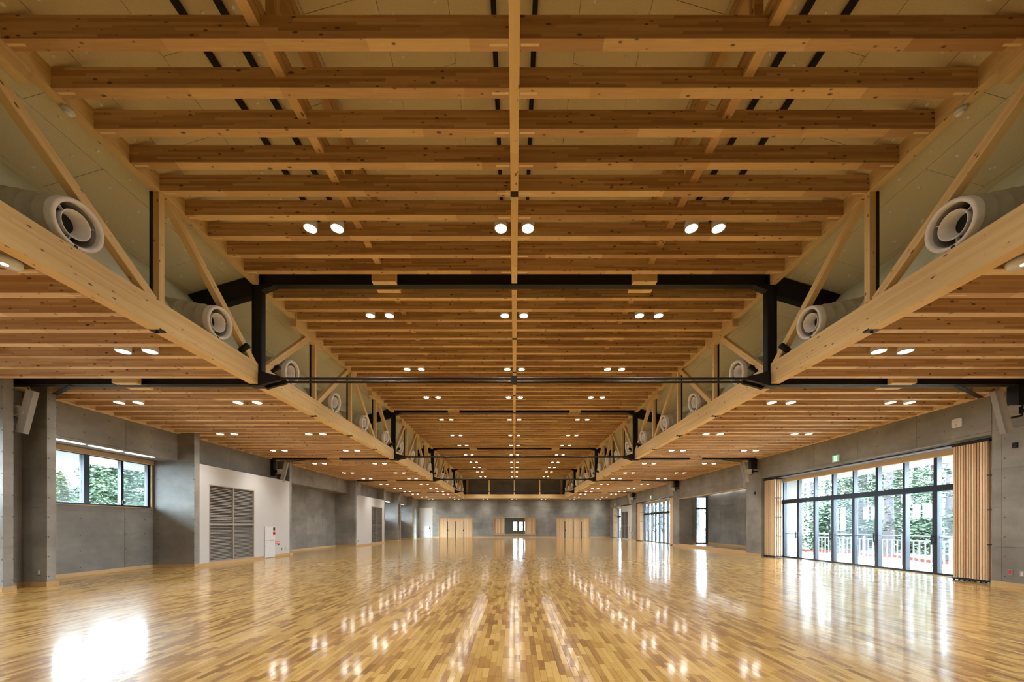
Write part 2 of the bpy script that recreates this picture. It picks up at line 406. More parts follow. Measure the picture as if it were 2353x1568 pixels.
def plank_mesh(pl):
    if pl not in _pm:
        pm = bpy.data.meshes.new('plank'); pm.from_pydata([(v[0]-PLW/2, v[1]-pl/2, v[2]) for v in plank_verts(0,0,pl)], [], PF); pm.materials.append(m_floor); _pm[pl] = pm
    return _pm[pl]
vv, ff = [], []
for c in cells:
    i, j, x, y, pl = c
    if c in near: link('plank', plank_mesh(pl), (x+PLW/2, y+pl/2, 0), fl); continue
    y1 = min(y+pl, 9.0)
    if y1-y < 0.01: continue
    o = len(vv); vv += plank_verts(x, y, y1-y); ff += [tuple(k+o for k in q) for q in PF]
pk = poly('planks', vv, ff, m_floor, (0,5,0), fl); tag(pk, kind='stuff')

# ================================================================== CEILINGS
# --- raised centre: pitched boards over two rows of joists
ceil = []
for s in (-1, 1):
    ceil.append([(0,YB,roof_z(0)+0.03),(s*7.2,YB,roof_z(7.2)+0.03),(s*7.2,YF,roof_z(7.2)+0.03),(0,YF,roof_z(0)+0.03)])
vv, ff = [], []
for q in ceil:
    o = len(vv); vv += q; vv += [(a,b,c+0.15) for a,b,c in q]
    ff += [(o,o+1,o+2,o+3),(o+7,o+6,o+5,o+4),(o,o+4,o+5,o+1),(o+1,o+5,o+6,o+2),(o+2,o+6,o+7,o+3),(o+3,o+7,o+4,o)]
cc = poly('ceiling', vv, ff, m_roof, (0,20,8.5)); tag(cc, 'pitched beige board ceiling above the centre joists', kind='structure')
BW, BL = 0.91, 1.82
th = math.atan(0.3); ct = math.cos(th)
dots_v, dots_f = [], []
def add_dot(x, y, z, sx):
    n = 8; o = len(dots_v); r = 0.022
    for k in range(n):
        a = 2*math.pi*k/n; dx = r*math.cos(a)
        dots_v.append((x+dx*ct, y+r*math.sin(a), z-0.3*sx*dx*ct-0.002))
    for k in range(n):
        a = 2*math.pi*k/n; dx = r*0.55*math.cos(a)
        dots_v.append((x+dx*ct, y+r*0.55*math.sin(a), z-0.3*sx*dx*ct-0.012))
    for k in range(n):
        dots_f.append((o+k, o+n+k, o+n+(k+1) % n, o+(k+1) % n))
    dots_f.append(tuple(o+n+k for k in range(n)))
for s in (-1, 1):
    k = 0
    while k*BW*ct < 7.1:
        xa, xb = k*BW*ct+0.003, min((k+1)*BW*ct-0.003, 7.12)
        y = 1.0-(0.91 if k % 2 else 0)
        while y < YF:
            y0, y1 = max(y,0.5)+0.003, min(y+BL, YF)-0.003
            if y1-y0 > 0.1 and xb-xa > 0.05:
                xm = s*(xa+xb)/2; ln = (xb-xa)/ct
                o = link('board', box_data(ln, y1-y0, 0.02, m_roof), (xm, (y0+y1)/2, roof_z(xm)+0.012), cc)
                o.rotation_euler = (0, s*th, 0)
                for du in (-0.28, 0.28):
                    for dv in (-0.66, -0.22, 0.22, 0.66):
                        yy = (y0+y1)/2+dv
                        if y0 < yy < y1 and yy < 24 and abs(xm)+du < 7.0:
                            xx = xm+du*ct; add_dot(xx, yy, roof_z(xx), 1 if xx > 0 else -1)
            y += BL
        k += 1
d = poly('fastener', dots_v, dots_f, m_dot, (0,10,7), cc); tag(d, 'white round fasteners of the ceiling boards', kind='stuff')
for x in (-3.832, -3.42, -0.28, 0.28, 3.42, 3.832):
    box('black_rail', x-0.035, x+0.035, 1.0, 41.2, roof_z(x)-0.075, roof_z(x)-0.02, m_steel, cc)
for s in (-1, 1):
    for k, (a, b) in enumerate(zip([0.3]+FY, FY+[41.2])):
        beam('purlin', (s*2.78, a+0.12, H+5.48), (s*2.78, b-0.12, H+5.48), 0.12, 0.27, m_joist, cc)
        beam('upper_purlin', (s*2.68, a+0.12, H+6.13), (s*2.68, b-0.12, H+6.13), 0.12, 0.26, m_joist, cc)
        for q in (0.25, 0.5, 0.75):
            y = a+(b-a)*q
            beam('purlin_post', (s*2.73, y, H+5.6), (s*2.73, y, H+6.05), 0.1, 0.1, m_joist, cc)
# joist rows
rows = []
y = FY[0]-PITCH
while y > 0.4: rows.append(y); y -= PITCH
for a, n in ((FY[0],20),(FY[1],18),(FY[2],20),(FY[3],20)):
    for k in range(1, n):
        rows.append(a+k*PITCH)
rows.sort()
mid_rows = [y for y in rows if y < 41.1]
jl = W-0.06
jd = box_data(jl, JW, JH, m_joist)
for y in mid_rows:
    for s in (-1, 1):
        j = link('joist', jd, (s*(0.06+jl/2), y, ZT+JH/2), cc)
        if 3.5 < y < 17.5:
            for xx in (0.06+0.11, W-0.12):
                box('plug', s*xx-0.1, s*xx+0.1, y-0.013, y+0.013, ZT-0.0015, ZT+0.01, m_plug, j)
for a, b in zip([0.3]+FY, FY+[41.2]):
    beam('centre_beam', (0, a+(0.11 if a > 1 else 0), ZT+0.13), (0, b-0.11, ZT+0.13), 0.118, 0.268, m_glulam, cc)
# --- low side ceilings
for s, nm, x1 in ((-1,'ceiling_left',12.3),(1,'ceiling_right',13.5)):
    lab = 'low timber-joisted ceiling over the %s aisle' % ('left' if s < 0 else 'right')
    ca = box(nm, s*(W+0.1), s*x1, YB, YF, ZTOP, ZTOP+0.12, m_joist_side); tag(ca, lab, kind='structure')
    xe = 11.2
    jn = xe-(W+0.18)
    jd2 = box_data(jn, JW, JH, m_joist_side)
    for y in rows:
        j = link('joist', jd2, (s*(W+0.18+jn/2), y, ZA+JH/2), ca)
        if 3.5 < y < 8.2: box('plug', s*(W+0.23), s*(W+0.47), y-0.013, y+0.013, ZA-0.0015, ZA+0.01, m_plug, j)
    for a, b in zip([0.3]+FY, FY+[YF]):
        beam('ledger', (s*(xe-0.06), a+0.1, ZA+JH/2+0.012), (s*(xe-0.06), b-0.1, ZA+JH/2+0.012), 0.10, JH+0.02, m_joist_side, ca)
# strip between the end beam and the far wall
ce = box('ceiling_end', -(W+0.1), W+0.1, 41.4, YF, ZTOP, ZTOP+0.12, m_joist_side); tag(ce, 'low joisted ceiling strip between end beam and far wall', kind='structure')
for y in rows:
    if y > 41.5: link('joist', box_data(2*W+0.36, JW, JH, m_joist_side), (0, y, ZA+JH/2), ce)
# pale green inner skins between low ceilings and the pitched boards
for s in (-1, 1):
    v = []
    for (x, z) in ((W+0.20, 4.72), (7.06, 6.386), (7.12, 6.386), (W+0.26, 4.70)):
        v += [(s*x, YB, z), (s*x, YF, z)]
    g = poly('wall_upper_%s' % ('left' if s < 0 else 'right'), v, [(0,1,3,2),(2,3,5,4),(4,5,7,6),(6,7,1,0)], m_mint, (s*6.4, 20, 4.7))
    tag(g, 'pale mint sloping board behind the %s truss' % ('left' if s < 0 else 'right'), kind='structure')

# ================================================================== TRUSSES
bays = list(zip([-0.95]+FY, FY+[41.3]))
for s in (-1, 1):
    side = 'left' if s < 0 else 'right'
    for bi, (a, b) in enumerate(bays):
        nb = 4 if bi < 4 else 3
        sp = (b-a)/nb if bi < 4 else 2.275
        nodes = [a+sp*k for k in range(nb+1)]
        t = thing('timber_truss', 'pine lattice truss of the %s row, %s bay from the camera' % (side, ORD[bi]), 'truss', (s*(W+0.09), (a+b)/2, ZA), 'timber trusses along the raised ceiling')
        y0, y1 = a+0.09, b-0.09
        beam('bottom_chord', (s*(W+0.09), y0, ZA+0.22), (s*(W+0.09), y1, ZA+0.22), 0.18, 0.44, m_glulam, t)
        beam('top_chord', (s*(W+0.065), y0-0.02, ZT+0.13), (s*(W+0.065), y1+0.02, ZT+0.13), 0.13, 0.268, m_glulam, t)
        xc = s*(W+0.07)
        for k in range(1, nb):
            y = nodes[k]
            beam('post', (xc, y, ZA+0.44), (xc, y, ZT), 0.105, 0.09, m_glulam, t)
            box('steel_strip', s*(W+0.115), s*(W+0.165), y-0.05, y-0.03, ZA+0.45, ZT, m_steel, t)
            box('node_plate', s*(W-0.001), s*(W+0.181), y-0.055, y+0.055, ZA-0.006, ZA+0.02, m_steel, t)
            cyl('node_bolt', (s*(W+0.09), y, ZA-0.03), (s*(W+0.09), y, ZA), 0.02, m_steel, t, 8)
        def diag(ya, za, yb, zb):
            beam('diagonal', (xc, ya, za), (xc, yb, zb), 0.11, 0.13, m_glulam, t)
        zb_, zt_ = ZA+0.42, ZT+0.02
        if bi == 0:
            diag(nodes[2]-0.15, zt_, nodes[3]-0.12, zb_); diag(nodes[3]+0.12, zt_, nodes[4]-0.16, zb_-0.02)
            diag(nodes[1]-0.15, zt_, nodes[2]-0.12, zb_)
            blocks = [nodes[2]]
        else:
            diag(nodes[0]+0.18, zb_, nodes[1]-0.15, zt_)
            diag(nodes[1]+0.14, zb_, nodes[2]-0.13, zt_)
            diag(nodes[2]+0.13, zt_, nodes[3]-0.14, zb_)
            if nb == 4: diag(nodes[3]+0.15, zt_, nodes[4]-0.18, zb_)
            blocks = [nodes[1]-0.35, nodes[3]+0.1] if nb == 4 else [nodes[1]-0.35]
        for y in blocks:
            beam('splice_block', (s*(W+0.05), y-0.65, ZT+0.02), (s*(W+0.05), y+0.65, ZT+0.02), 0.15, 0.42, m_glulam, t)
# end truss across the hall
t = thing('end_truss', 'cross beam with three short posts closing the raised ceiling at the far end', 'truss', (0, 41.4, ZA))
beam('bottom_beam', (-W-0.18, 41.4, ZA+0.21), (W+0.18, 41.4, ZA+0.21), 0.2, 0.42, m_glulam, t)
beam('top_beam', (-W-0.1, 41.4, ZT+0.14), (W+0.1, 41.4, ZT+0.14), 0.16, 0.28, m_glulam, t)
for x in (-2.79, 0, 2.79): beam('post', (x, 41.4, ZA+0.42), (x, 41.4, ZT), 0.14, 0.14, m_glulam, t)
for s in (-1, 1): box('side_board', s*(W-0.22), s*(W-0.2), 41.5, YF-0.02, ZA+0.3, ZT+0.25, m_joist, t)

# ================================================================== STEEL FRAMES
for k, fy in enumerate(FY):
    t = thing('steel_frame', 'black steel frame with tie rods, %s from the camera' % ORD[k], 'frame', (0, fy, ZA), 'black steel cross frames')
    y0, y1 = fy-0.075, fy+0.075
    zb, zt = ZT-0.005, ZT+0.38
    boxes('beam', [(-W,W,y0,y1,zb,zb+0.02),(-W,W,fy-0.012,fy+0.012,zb+0.02,zt-0.02),(-W,W,y0,y1,zt-0.02,zt)], m_steel, t)
    for s in (-1, 1):
        xi, xo = s*(W-0.05), s*(W+0.15)
        boxes('post', [(xi,xi+s*0.02,y0,y1,ZA-0.03,zt),(xo-s*0.02,xo,y0,y1,ZA-0.03,zt),(xi,xo,fy-0.06,fy-0.045,ZA-0.03,zt)], m_steel, t)
        # outer rafter
        xa, xb = W+0.1, 7.1
        za, zb2 = roof_z(xa)-0.02, roof_z(xb)-0.02
        v = [(s*x, yy, z) for x, z in ((xa,za),(xb,zb2),(xb,zb2-0.42),(xa,za-0.42)) for yy in (y0,y1)]
        poly('rafter', v, [(0,2,4,6),(1,7,5,3),(0,1,3,2),(2,3,5,4),(4,5,7,6),(6,7,1,0)], m_steel, (s*xa, fy, za), t)
        v = [(s*x, yy, z) for x, z in ((W-0.05,zb),(W-0.05,zb-0.12),(W-0.35,zb)) for yy in (y0,y1)]
        poly('haunch', v, [(0,2,4),(1,5,3),(0,1,3,2),(2,3,5,4),(4,5,1,0)], m_steel, (s*W, fy, zb), t)
        # bottom shoe with forked clevis
        box('shoe', s*(W-0.09), s*(W+0.2), fy-0.1, fy+0.1, ZA-0.035, ZA+0.22, m_steel, t)
        for dy in (-0.1, 0.1):
            v = []
            for x, hh, ww in ((W-0.06,0.16,0.035),(W-0.25,0.10,0.033),(W-0.5,0.04,0.03)):
                v += [(s*x, fy+dy+dw, H+3.17+dz) for dw, dz in ((-ww,-hh),(ww,-hh),(ww,hh),(-ww,hh))]
            f = [(0,1,2,3),(11,10,9,8)]
            for q in (0,4):
                for e in range(4): f.append((q+e, q+(e+1)%4, q+4+(e+1)%4, q+4+e))
            poly('clevis', v, f, m_steel, (s*(W-0.06), fy+dy, H+3.17), t)
        # low beam over the aisle
        xw = -11.15 if s < 0 else XR-0.02
        za_, zt_ = ZA-0.004, ZTOP-0.005
        boxes('aisle_beam', [(s*(W+0.15),xw,y0,y1,za_,za_+0.018),(s*(W+0.15),xw,fy-0.01,fy+0.01,za_,zt_),(s*(W+0.15),xw,y0,y1,zt_-0.018,zt_)], m_steel, t)
        beam('brace', (s*9.6, fy-0.02, ZA-0.012), (s*11.1, fy+0.75, ZA-0.012), 0.09, 0.012, m_steel, t)
        for xcn, zz in ((s*2.78, ZT-0.018), (s*8.3, ZA-0.018)):
            for e in (-1, 1):
                box('timber_block', xcn-0.255, xcn+0.255, fy+e*0.078, fy+e*0.20, zz, zz+0.24, m_glulam, t)
    for dy in (-0.1, 0.1):
        cyl('tie_rod', (-W+0.3, fy+dy, H+3.17), (W-0.3, fy+dy, H+3.17), 0.024, m_steel, t, 10)
    box('turnbuckle', -0.06, 0.06, fy-0.13, fy+0.13, H+3.12, H+3.22, m_steel, t)
    for q in (0.25, 0.5, 0.75):
        a = ([-0.95]+FY)[k]; yy = a+(fy-a)*q
        if yy > 3: box('beam_plate', -0.06, 0.06, yy-0.05, yy+0.05, ZT-0.008, ZT+0.02, m_steel, t)

# ================================================================== AIR NOZZLES
R = 0.27
nz_body = lathe_data('duct', [(R,0.02),(R,0.24),(R+0.006,0.25),(R,0.26),(R,0.44),(R+0.006,0.45),(R,0.46),(R,0.64),(R+0.006,0.65),(R,0.66),(R,1.05)], m_duct, 40)
nz_rim = lathe_data('rim', [(R+0.012,0.09),(R+0.018,0.0),(R+0.008,-0.022),(R-0.022,-0.022),(R-0.034,-0.006),(R-0.036,0.04)], m_ring, 40)
nz_lin = lathe_data('liner', [(R-0.036,0.04),(R-0.05,0.30)], m_spk, 40)
nz_in = lathe_data('inner_ring', [(0.108,0.20),(0.150,0.02),(0.156,0.012),(0.163,0.012),(0.165,0.02),(0.125,0.20)], m_ring, 36)
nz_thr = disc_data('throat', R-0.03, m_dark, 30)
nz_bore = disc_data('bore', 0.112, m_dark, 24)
def nozzle(s, y, label):
    t = thing('air_nozzle', label, 'air duct', (s*5.52, y, H+3.80), 'round supply-air nozzles behind the trusses')
    ax = Vector((s*1.0, 0, 0.2)).normalized(); rot = ax.to_track_quat('Z','Y').to_euler()
    c0 = Vector((s*5.52, y, H+3.80))
    for nm, me, d in (('duct',nz_body,0),('rim',nz_rim,0),('liner',nz_lin,0),('throat',nz_thr,0.28)): link(nm, me, c0+ax*d, t, rot)
    ir = link('inner_ring', nz_in, c0+ax*0.01, t, rot)
    e = link('bore', nz_bore, (0,0,0)); e.parent = ir; e.location = (0,0,0.19)
    for q in (0.6, 2.7, 4.8):
        o = link('strut', box_data(0.09,0.008,0.05,m_ring), (0,0,0)); o.parent = ir; o.location = (0.2*math.cos(q), 0.2*math.sin(q), 0.07); o.rotation_euler = (0,0,q)
    box('foot', s*5.56-0.015, s*5.56+0.015, y-0.02, y+0.02, ZA+0.44, H+3.80-R+0.02, m_steel, t)
nn = {-1:0, 1:0}
for bi, (a, b) in enumerate(bays):
    nb = 4 if bi < 4 else 3; sp = (b-a)/4 if bi < 4 else 2.275
    for k in range(nb):
        y = a+sp*(k+0.5)
        if y < 4: continue
        for s in (-1, 1):
            side = 'left' if s < 0 else 'right'
            nozzle(s, y, 'round white-rimmed air nozzle on the %s truss, %s from the camera' % (side, ORD[nn[s]])); nn[s] += 1

# spotlights standing on the bottom chords
for s in (-1, 1):
    for k, fy in enumerate(FY):
        for e in (-1, 1):
            side = 'left' if s < 0 else 'right'
            x, y = s*(W+0.05), fy+e*0.5
            t = thing('spotlight', 'small black spotlight on %s truss, %s side of %s steel frame' % (side, 'near' if e < 0 else 'far', ORD[k]), 'spotlight', (x, y, ZA+0.44), 'black spotlights on the bottom chords')
            box('base', x-0.05, x+0.05, y-0.06, y+0.06, ZA+0.44, ZA+0.475, m_steel, t)
            box('stem', x-0.012, x+0.012, y-0.012, y+0.012, ZA+0.475, ZA+0.55, m_steel, t)
            dv = Vector((-s*0.8, -0.1 if e < 0 else 0.1, 0.5)).normalized()
            p = Vector((x-s*0.03, y, ZA+0.57)); cyl('head', p-dv*0.09, p+dv*0.12, 0.055, m_steel, t, 16)

# ================================================================== DOWNLIGHTS
dl_house = lathe_data('housing', [(0.0001,0.17),(0.108,0.17),(0.112,0.165),(0.112,0.0),(0.100,0.0),(0.098,0.02)], m_enamel, 24)
dl_lens = disc_data('lens', 0.097, m_lens, 24)
ld = bpy.data.lights.new('downlight_bulb', 'SPOT'); ld.energy = LAMP_W; ld.color = (1.0, 0.95, 0.87)
ld.spot_size = math.radians(112); ld.spot_blend = 1.0; ld.shadow_soft_size = 0.08
ld2 = ld.copy(); ld2.energy = LAMP_W*0.45
def downlight(x, y, z, label, group):
    t = thing('downlight', label, 'downlight', (x, y, z), group)
    link('housing', dl_house, (x,y,z), t); link('lens', dl_lens, (x,y,z+0.009), t)
    link('bulb', ld2 if y > 41 else ld, (x,y,z-0.01), t)
LR = [6.5575, 9.2875, 12.4725, 15.2025, 18.3875, 21.57, 24.30, 27.49, 30.67, 33.40, 36.13, 39.77]
for r, y in enumerate([0.1825, 3.37]+LR+[42.9]):
    r -= 2
    for cx in (-9.57, -6.62, -3.34, 0, 3.34, 6.62, 9.57):
        low = abs(cx) > 5 or y > 41
        z = (ZA if low else ZT)-0.006
        for e in (-1, 1):
            lr = 'left' if e < 0 else 'right'
            if r < 0:
                lab = 'white cylinder downlight overhead of the camera, above the picture'; grp = 'downlights above the picture'
            else:
                pos = {0:'centre', 3.34:'right inner', -3.34:'left inner', 6.62:'right aisle inner', -6.62:'left aisle inner', 9.57:'right aisle outer', -9.57:'left aisle outer'}[cx]
                rr = ORD[r] if r < 12 else 'last'
                lab = '%s lamp of the %s pair of downlights, %s row from the camera' % (lr, pos, rr)
                grp = 'paired ceiling downlights'
            downlight(cx+e*0.236, y, z, lab, grp)
# smoke detectors and emergency lamps near the trusses
for s in (-1, 1):
    side = 'left' if s < 0 else 'right'
    x, y = s*(W+0.06), 4.68
    t = thing('smoke_detector', 'round white smoke detector under the %s upper chord' % side, 'detector', (x,y,ZT), 'smoke detectors')
    o = link('base', lathe_data('base', [(0.0001,0),(0.065,0),(0.065,-0.03),(0.05,-0.045),(0.0001,-0.045)], m_enamel, 20), (x,y,ZT), t)
    link('head', lathe_data('head', [(0.04,-0.045),(0.042,-0.06),(0.03,-0.075),(0.0001,-0.075)], m_ring, 18), (x,y,ZT), t)
    cyl('cable', (x-s*0.07, y-0.06, ZT-0.02), (x-s*0.075, y-0.22, ZT+0.1), 0.006, m_duct, t, 6)
    x, y = s*5.86, 4.30
    t = thing('emergency_lamp', 'flat white round emergency lamp beside the %s bottom chord' % side, 'lamp', (x,y,ZA), 'emergency lamps')
    link('body', lathe_data('body', [(0.0001,0.01),(0.14,0.01),(0.14,-0.03),(0.12,-0.05),(0.0001,-0.05)], m_enamel, 24), (x,y,ZA), t)
    link('lens', lathe_data('lens', [(0.035,-0.049),(0.03,-0.06),(0.0001,-0.062)], m_swhite, 14), (x,y,ZA), t)

# ================================================================== WALLS
ZW = ZTOP+0.05
# ---- far wall
far_holes = [(-8.84,-4.89,0,2.33), (4.88,8.86,0,2.33), (-2.45,2.49,0.364,2.375)]
wf = cwall('wall_far', 'y', YF, -1, -11.4, 11.4, 0, 7.5+0.9, 0.3, far_holes, None, uoff=-0.18, zoff=0.05)
tag(wf, 'cast concrete far wall with form-tie holes', kind='structure')
wb = cwall('wall_back', 'y', YB, 1, -12.2, 12.4, 0, 8.6, 0.3, [], None, panels=False); tag(wb, 'concrete wall behind the camera', kind='structure')

# ---- left wall
wl = struct('wall_left', 'left concrete wall with fins, niches and window recesses', (-11.5, 20, 0))
XN, XLIN = -12.0, -11.2        # niche back, lintel / recess back
NZ0, NZ1 = 1.97, 3.42
def fin(y0, y1): pier(XN-0.1, XL, y0, y1, 0, ZW, wl, 'fin')
fins = [(7.78,7.95),(8.52,8.69),(12.44,12.65),(17.71,17.88),(25.08,25.26),(30.53,30.74),(34.18,34.35),(34.91,35.08),(39.0,39.2)]
for a, b in fins: fin(a, b)
# back of the steel recesses and lintels (face at XLIN)
def lintel(y0, y1, z0): cwall('lintel', 'x', XLIN, 1, y0, y1, z0, ZW, 0.34, [], wl, uoff=y0+0.3)
cwall('recess_back', 'x', XLIN, 1, 7.95, 8.52, 0, ZW, 0.3, [], wl, uoff=7.0)
cwall('recess_back', 'x', XLIN, 1, 34.35, 34.91, 0, ZW, 0.3, [], wl, uoff=34.0)
cwall('wall_section', 'x', XL, 1, YB, 4.03, 0, ZW, 0.6, [], wl)
lintel(4.03, 7.78, 3.535); lintel(8.69, 12.44, 3.535); lintel(12.65, 17.71, 3.3); lintel(17.88, 25.08, 3.535); lintel(25.26, 30.53, 3.3)
lintel(30.74, 34.18, 3.535); lintel(35.08, 39.0, 3.535); lintel(39.2, YF, 3.49)
# niche backs
WIN_L = [(8.80,12.36), (30.85,34.07), (35.19,38.9), (4.14,7.70)]
cwall('niche_back', 'x', XN, 1, 8.69, 12.44, 0, ZW, 0.22, [(WIN_L[0][0],WIN_L[0][1],NZ0,NZ1)], wl, uoff=9.72)
cwall('niche_back', 'x', XN, 1, 4.03, 7.78, 0, ZW, 0.22, [(WIN_L[3][0],WIN_L[3][1],NZ0,NZ1)], wl, uoff=5.0)
cwall('niche_back', 'x', XN, 1, 17.88, 25.08, 0, ZW, 0.22, [], wl, uoff=18.0)
cwall('niche_back', 'x', XN, 1, 30.74, 34.18, 0, ZW, 0.22, [(WIN_L[1][0],WIN_L[1][1],NZ0,NZ1)], wl, uoff=30.9)
cwall('niche_back', 'x', XN, 1, 35.08, 39.0, 0, ZW, 0.22, [(WIN_L[2][0],WIN_L[2][1],NZ0,NZ1)], wl, uoff=35.2)
for a, b in ((4.03,7.78),(8.69,12.44),(17.88,25.08),(30.74,34.18),(35.08,39.0)):
    box('soffit', XN, XLIN-0.33, a, b, 3.535, 3.75, m_conc, wl)
box('soffit', XN-0.2, XLIN-0.33, 39.2, YF, 3.49, 3.7, m_conc, wl)
box('jamb', XN-0.1, XLIN, 42.75, YF, 0, 3.49, m_conc, wl)
# white service enclosures
for (a, b, nm) in ((12.65, 17.71, 'near'), (25.26, 30.53, 'far')):
    l0 = a+0.40 if nm == 'near' else a+2.6
    l1 = l0+2.25
    w = cwall('wall_white_%s' % nm, 'x', XL, 1, a, b, 0, 3.48, 0.06, [(l0,l1,0.10,2.83)], None, panels=False, mat=m_white)
    tag(w, '%s flush white panel wall between concrete fins on the left' % nm, kind='structure')
    box('top_cap', XLIN, XL-0.06, a, b, 3.42, 3.48, m_white, w); box('backing', XLIN-0.05, XLIN, a, b, 0, 3.42, m_void, w)
    lv = thing('louvre_grille', 'tall taupe louvred grille in the %s white wall panel on the left' % nm, 'grille', (XL-0.03, (l0+l1)/2, 0.1), 'taupe louvre grilles')
    fr = 0.035
    for (p, q) in ((l0, l0+fr), (l1-fr, l1)): box('frame', XL-0.06, XL+0.008, p, q, 0.10, 2.83, m_louvre, lv)
    for (p, q) in ((2.83-fr, 2.83), (0.10, 0.10+fr), (1.40, 1.46)): box('rail', XL-0.06, XL+0.008, l0+fr, l1-fr, p, q, m_louvre, lv)
    mY = (l0+l1)/2; box('mullion', XL-0.06, XL+0.010, mY-0.03, mY+0.03, 0.13, 2.80, m_louvre, lv)
    box('back_plate', XL-0.12, XL-0.10, l0, l1, 0.10, 2.83, m_void, lv)
    for (z0, z1) in ((0.135, 1.40), (1.46, 2.795)):
        n = 24; dz = (z1-z0)/n
        sls = []
        for k in range(n):
            zc = z0+dz*(k+0.5)
            for (p, q) in ((l0+fr, mY-0.03), (mY+0.03, l1-fr)):
                if nm == 'near':
                    o = link('slat', box_data(0.042, q-p, 0.007, m_louvre), (XL-0.035, (p+q)/2, zc), lv); o.rotation_euler = (0, math.radians(40), 0)
                else: sls.append((XL-0.06, XL-0.01, p, q, zc-0.008, zc+0.008))
        if sls: tag(boxes('slats', sls, m_louvre, lv), kind='stuff')

# ---- right wall
wr = struct('wall_right', 'right concrete wall with glazed openings and alcove', (11.4, 20, 0))
ZO = 3.53
cwall('wall_section', 'x', XR, 1*-1, YB, 7.6, 0, ZW, 0.9, [], wr, uoff=0.4)
cwall('pier', 'x', XR, -1, 7.6, 8.78, 0, ZW, 0.9, [], wr, uoff=5.0)
cwall('lintel', 'x', XR, -1, 8.78, 16.97, ZO, ZW, 0.3, [], wr, uoff=8.62)
cwall('pier', 'x', XR, -1, 16.97, 18.07, 0, ZW, 0.9, [], wr, uoff=16.97)
cwall('lintel', 'x', XR, -1, 18.07, 25.42, 3.24, ZW, 0.25, [], wr, uoff=18.4)
cwall('pier', 'x', XR, -1, 25.42, 26.46, 0, ZW, 0.9, [], wr, uoff=25.42)
cwall('lintel', 'x', XR, -1, 26.46, 34.5, ZO, ZW, 0.3, [], wr, uoff=26.6)
cwall('pier', 'x', XR, -1, 34.5, 35.65, 0, ZW, 0.9, [], wr, uoff=34.5)
cwall('lintel', 'x', XR, -1, 35.65, 39.2, 3.4, ZW, 0.3, [], wr, uoff=35.7)
cwall('pier', 'x', XR, -1, 39.15, 39.45, 0, ZW, 0.9, [], wr, uoff=39.1)
cwall('lintel', 'x', XR, -1, 39.45, YF, 3.46, ZW, 0.3, [], wr, uoff=39.5)
box('soffit', XR+0.28, 12.15, 8.78, 16.97, ZO+0.02, ZO+0.2, m_white, wr); box('soffit', XR+0.28, 12.15, 26.46, 34.5, ZO+0.02, ZO+0.2, m_white, wr)
box('soffit', XR+0.28, 12.15, 39.45, YF, 3.48, 3.7, m_white, wr)
box('jamb', XR, 12.15, 43.2, YF+0.2, 0, 3.5, m_conc, wr)
w = cwall('wall_white_right', 'x', XR, -1, 35.65, 39.15, 0, 3.48, 0.06, [(36.95,39.0,0.10,2.83)], None, panels=False, mat=m_white)
tag(w, 'white panel wall near the far end of the right side', kind='structure')
box('backing', XR+0.3, XR+0.35, 35.65, 39.15, 0, 3.48, m_void, w)
lv = thing('louvre_grille', 'tall taupe louvred grille in the white panel on the right', 'grille', (XR+0.03, 38.0, 0.1), 'taupe louvre grilles')
for p, q in ((36.95,36.99),(37.95,38.01),(38.96,39.0)): box('frame', XR-0.008, XR+0.06, p, q, 0.10, 2.83, m_louvre, lv)
for p, q in ((0.10,0.14),(1.40,1.46),(2.79,2.83)): box('rail', XR-0.007, XR+0.06, 36.99, 38.96, p, q, m_louvre, lv)
tag(boxes('slats', [(XR+0.01,XR+0.05,36.99,38.96,0.15+0.055*k,0.168+0.055*k) for k in range(48)], m_louvre, lv), kind='stuff')
# alcove
box('alcove_floor', XR, 13.2, 18.07, 25.5, -0.02, 0.165, m_floor, wr)
box('alcove_riser', XR-0.02, XR, 18.07, 25.42, 0.0, 0.175, m_skirt, wr)
cwall('alcove_back', 'x', 13.2, -1, 17.9, 25.6, 0.1, 4.1, 0.2, [], wr, uoff=18.6)
cwall('alcove_side', 'y', 25.5, -1, XR+0.2, 13.3, 0.1, 4.1, 0.2, [(12.35,13.16,0.165,3.36)], wr, uoff=XR)
cwall('alcove_side', 'y', 18.07, 1, XR+0.85, 13.4, 0, 4.1, 0.5, [], wr, panels=False)
box('alcove_ceiling', XR+0.25, 13.4, 18.07, 25.6, 3.55, 3.75, m_white, wr)
box('alcove_header', XR-0.01, XR+0.26, 18.07, 25.42, 3.20, 3.24, m_skirt, wr)
box('alcove_skirting', 13.18, 13.2, 18.07, 25.5, 0.165, 0.26, m_skirt, wr)
box('alcove_skirting', XR+0.2, 12.35, 25.48, 25.5, 0.165, 0.26, m_skirt, wr)
for k in range(5):
    t = thing('light_tube', 'slim white tube lamp at the top of the alcove, %s of five' % ORD[k], 'lamp', (13.1, 18.9+1.35*k, 3.5), 'alcove tube lamps')
    box('tube', 13.06, 13.12, 18.4+1.4*k, 19.6+1.4*k, 3.50, 3.54, m_led2, t); box('mount', 13.06, 13.12, 18.4+1.4*k, 19.6+1.4*k, 3.54, 3.56, m_enamel, t)
dr = struct('door_3', 'narrow glazed door at the end of the alcove', (12.75, 25.55, 0.165))
for p, q in ((12.35,12.42),(13.06,13.16)): box('frame', p, q, 25.5, 25.58, 0.165, 3.36, m_alu, dr)
for p, q in ((0.165,0.23),(2.5,2.62),(3.3,3.36)): box('rail', 12.42, 13.06, 25.5, 25.58, p, q, m_alu, dr)
box('pane', 12.42, 13.06, 25.535, 25.545, 0.23, 2.5, m_glass, dr); box('pane', 12.42, 13.06, 25.535, 25.545, 2.62, 3.3, m_glass, dr)
h_ = box('handle', 12.98, 13.02, 25.44, 25.47, 1.05, 1.25, m_enamel, dr)

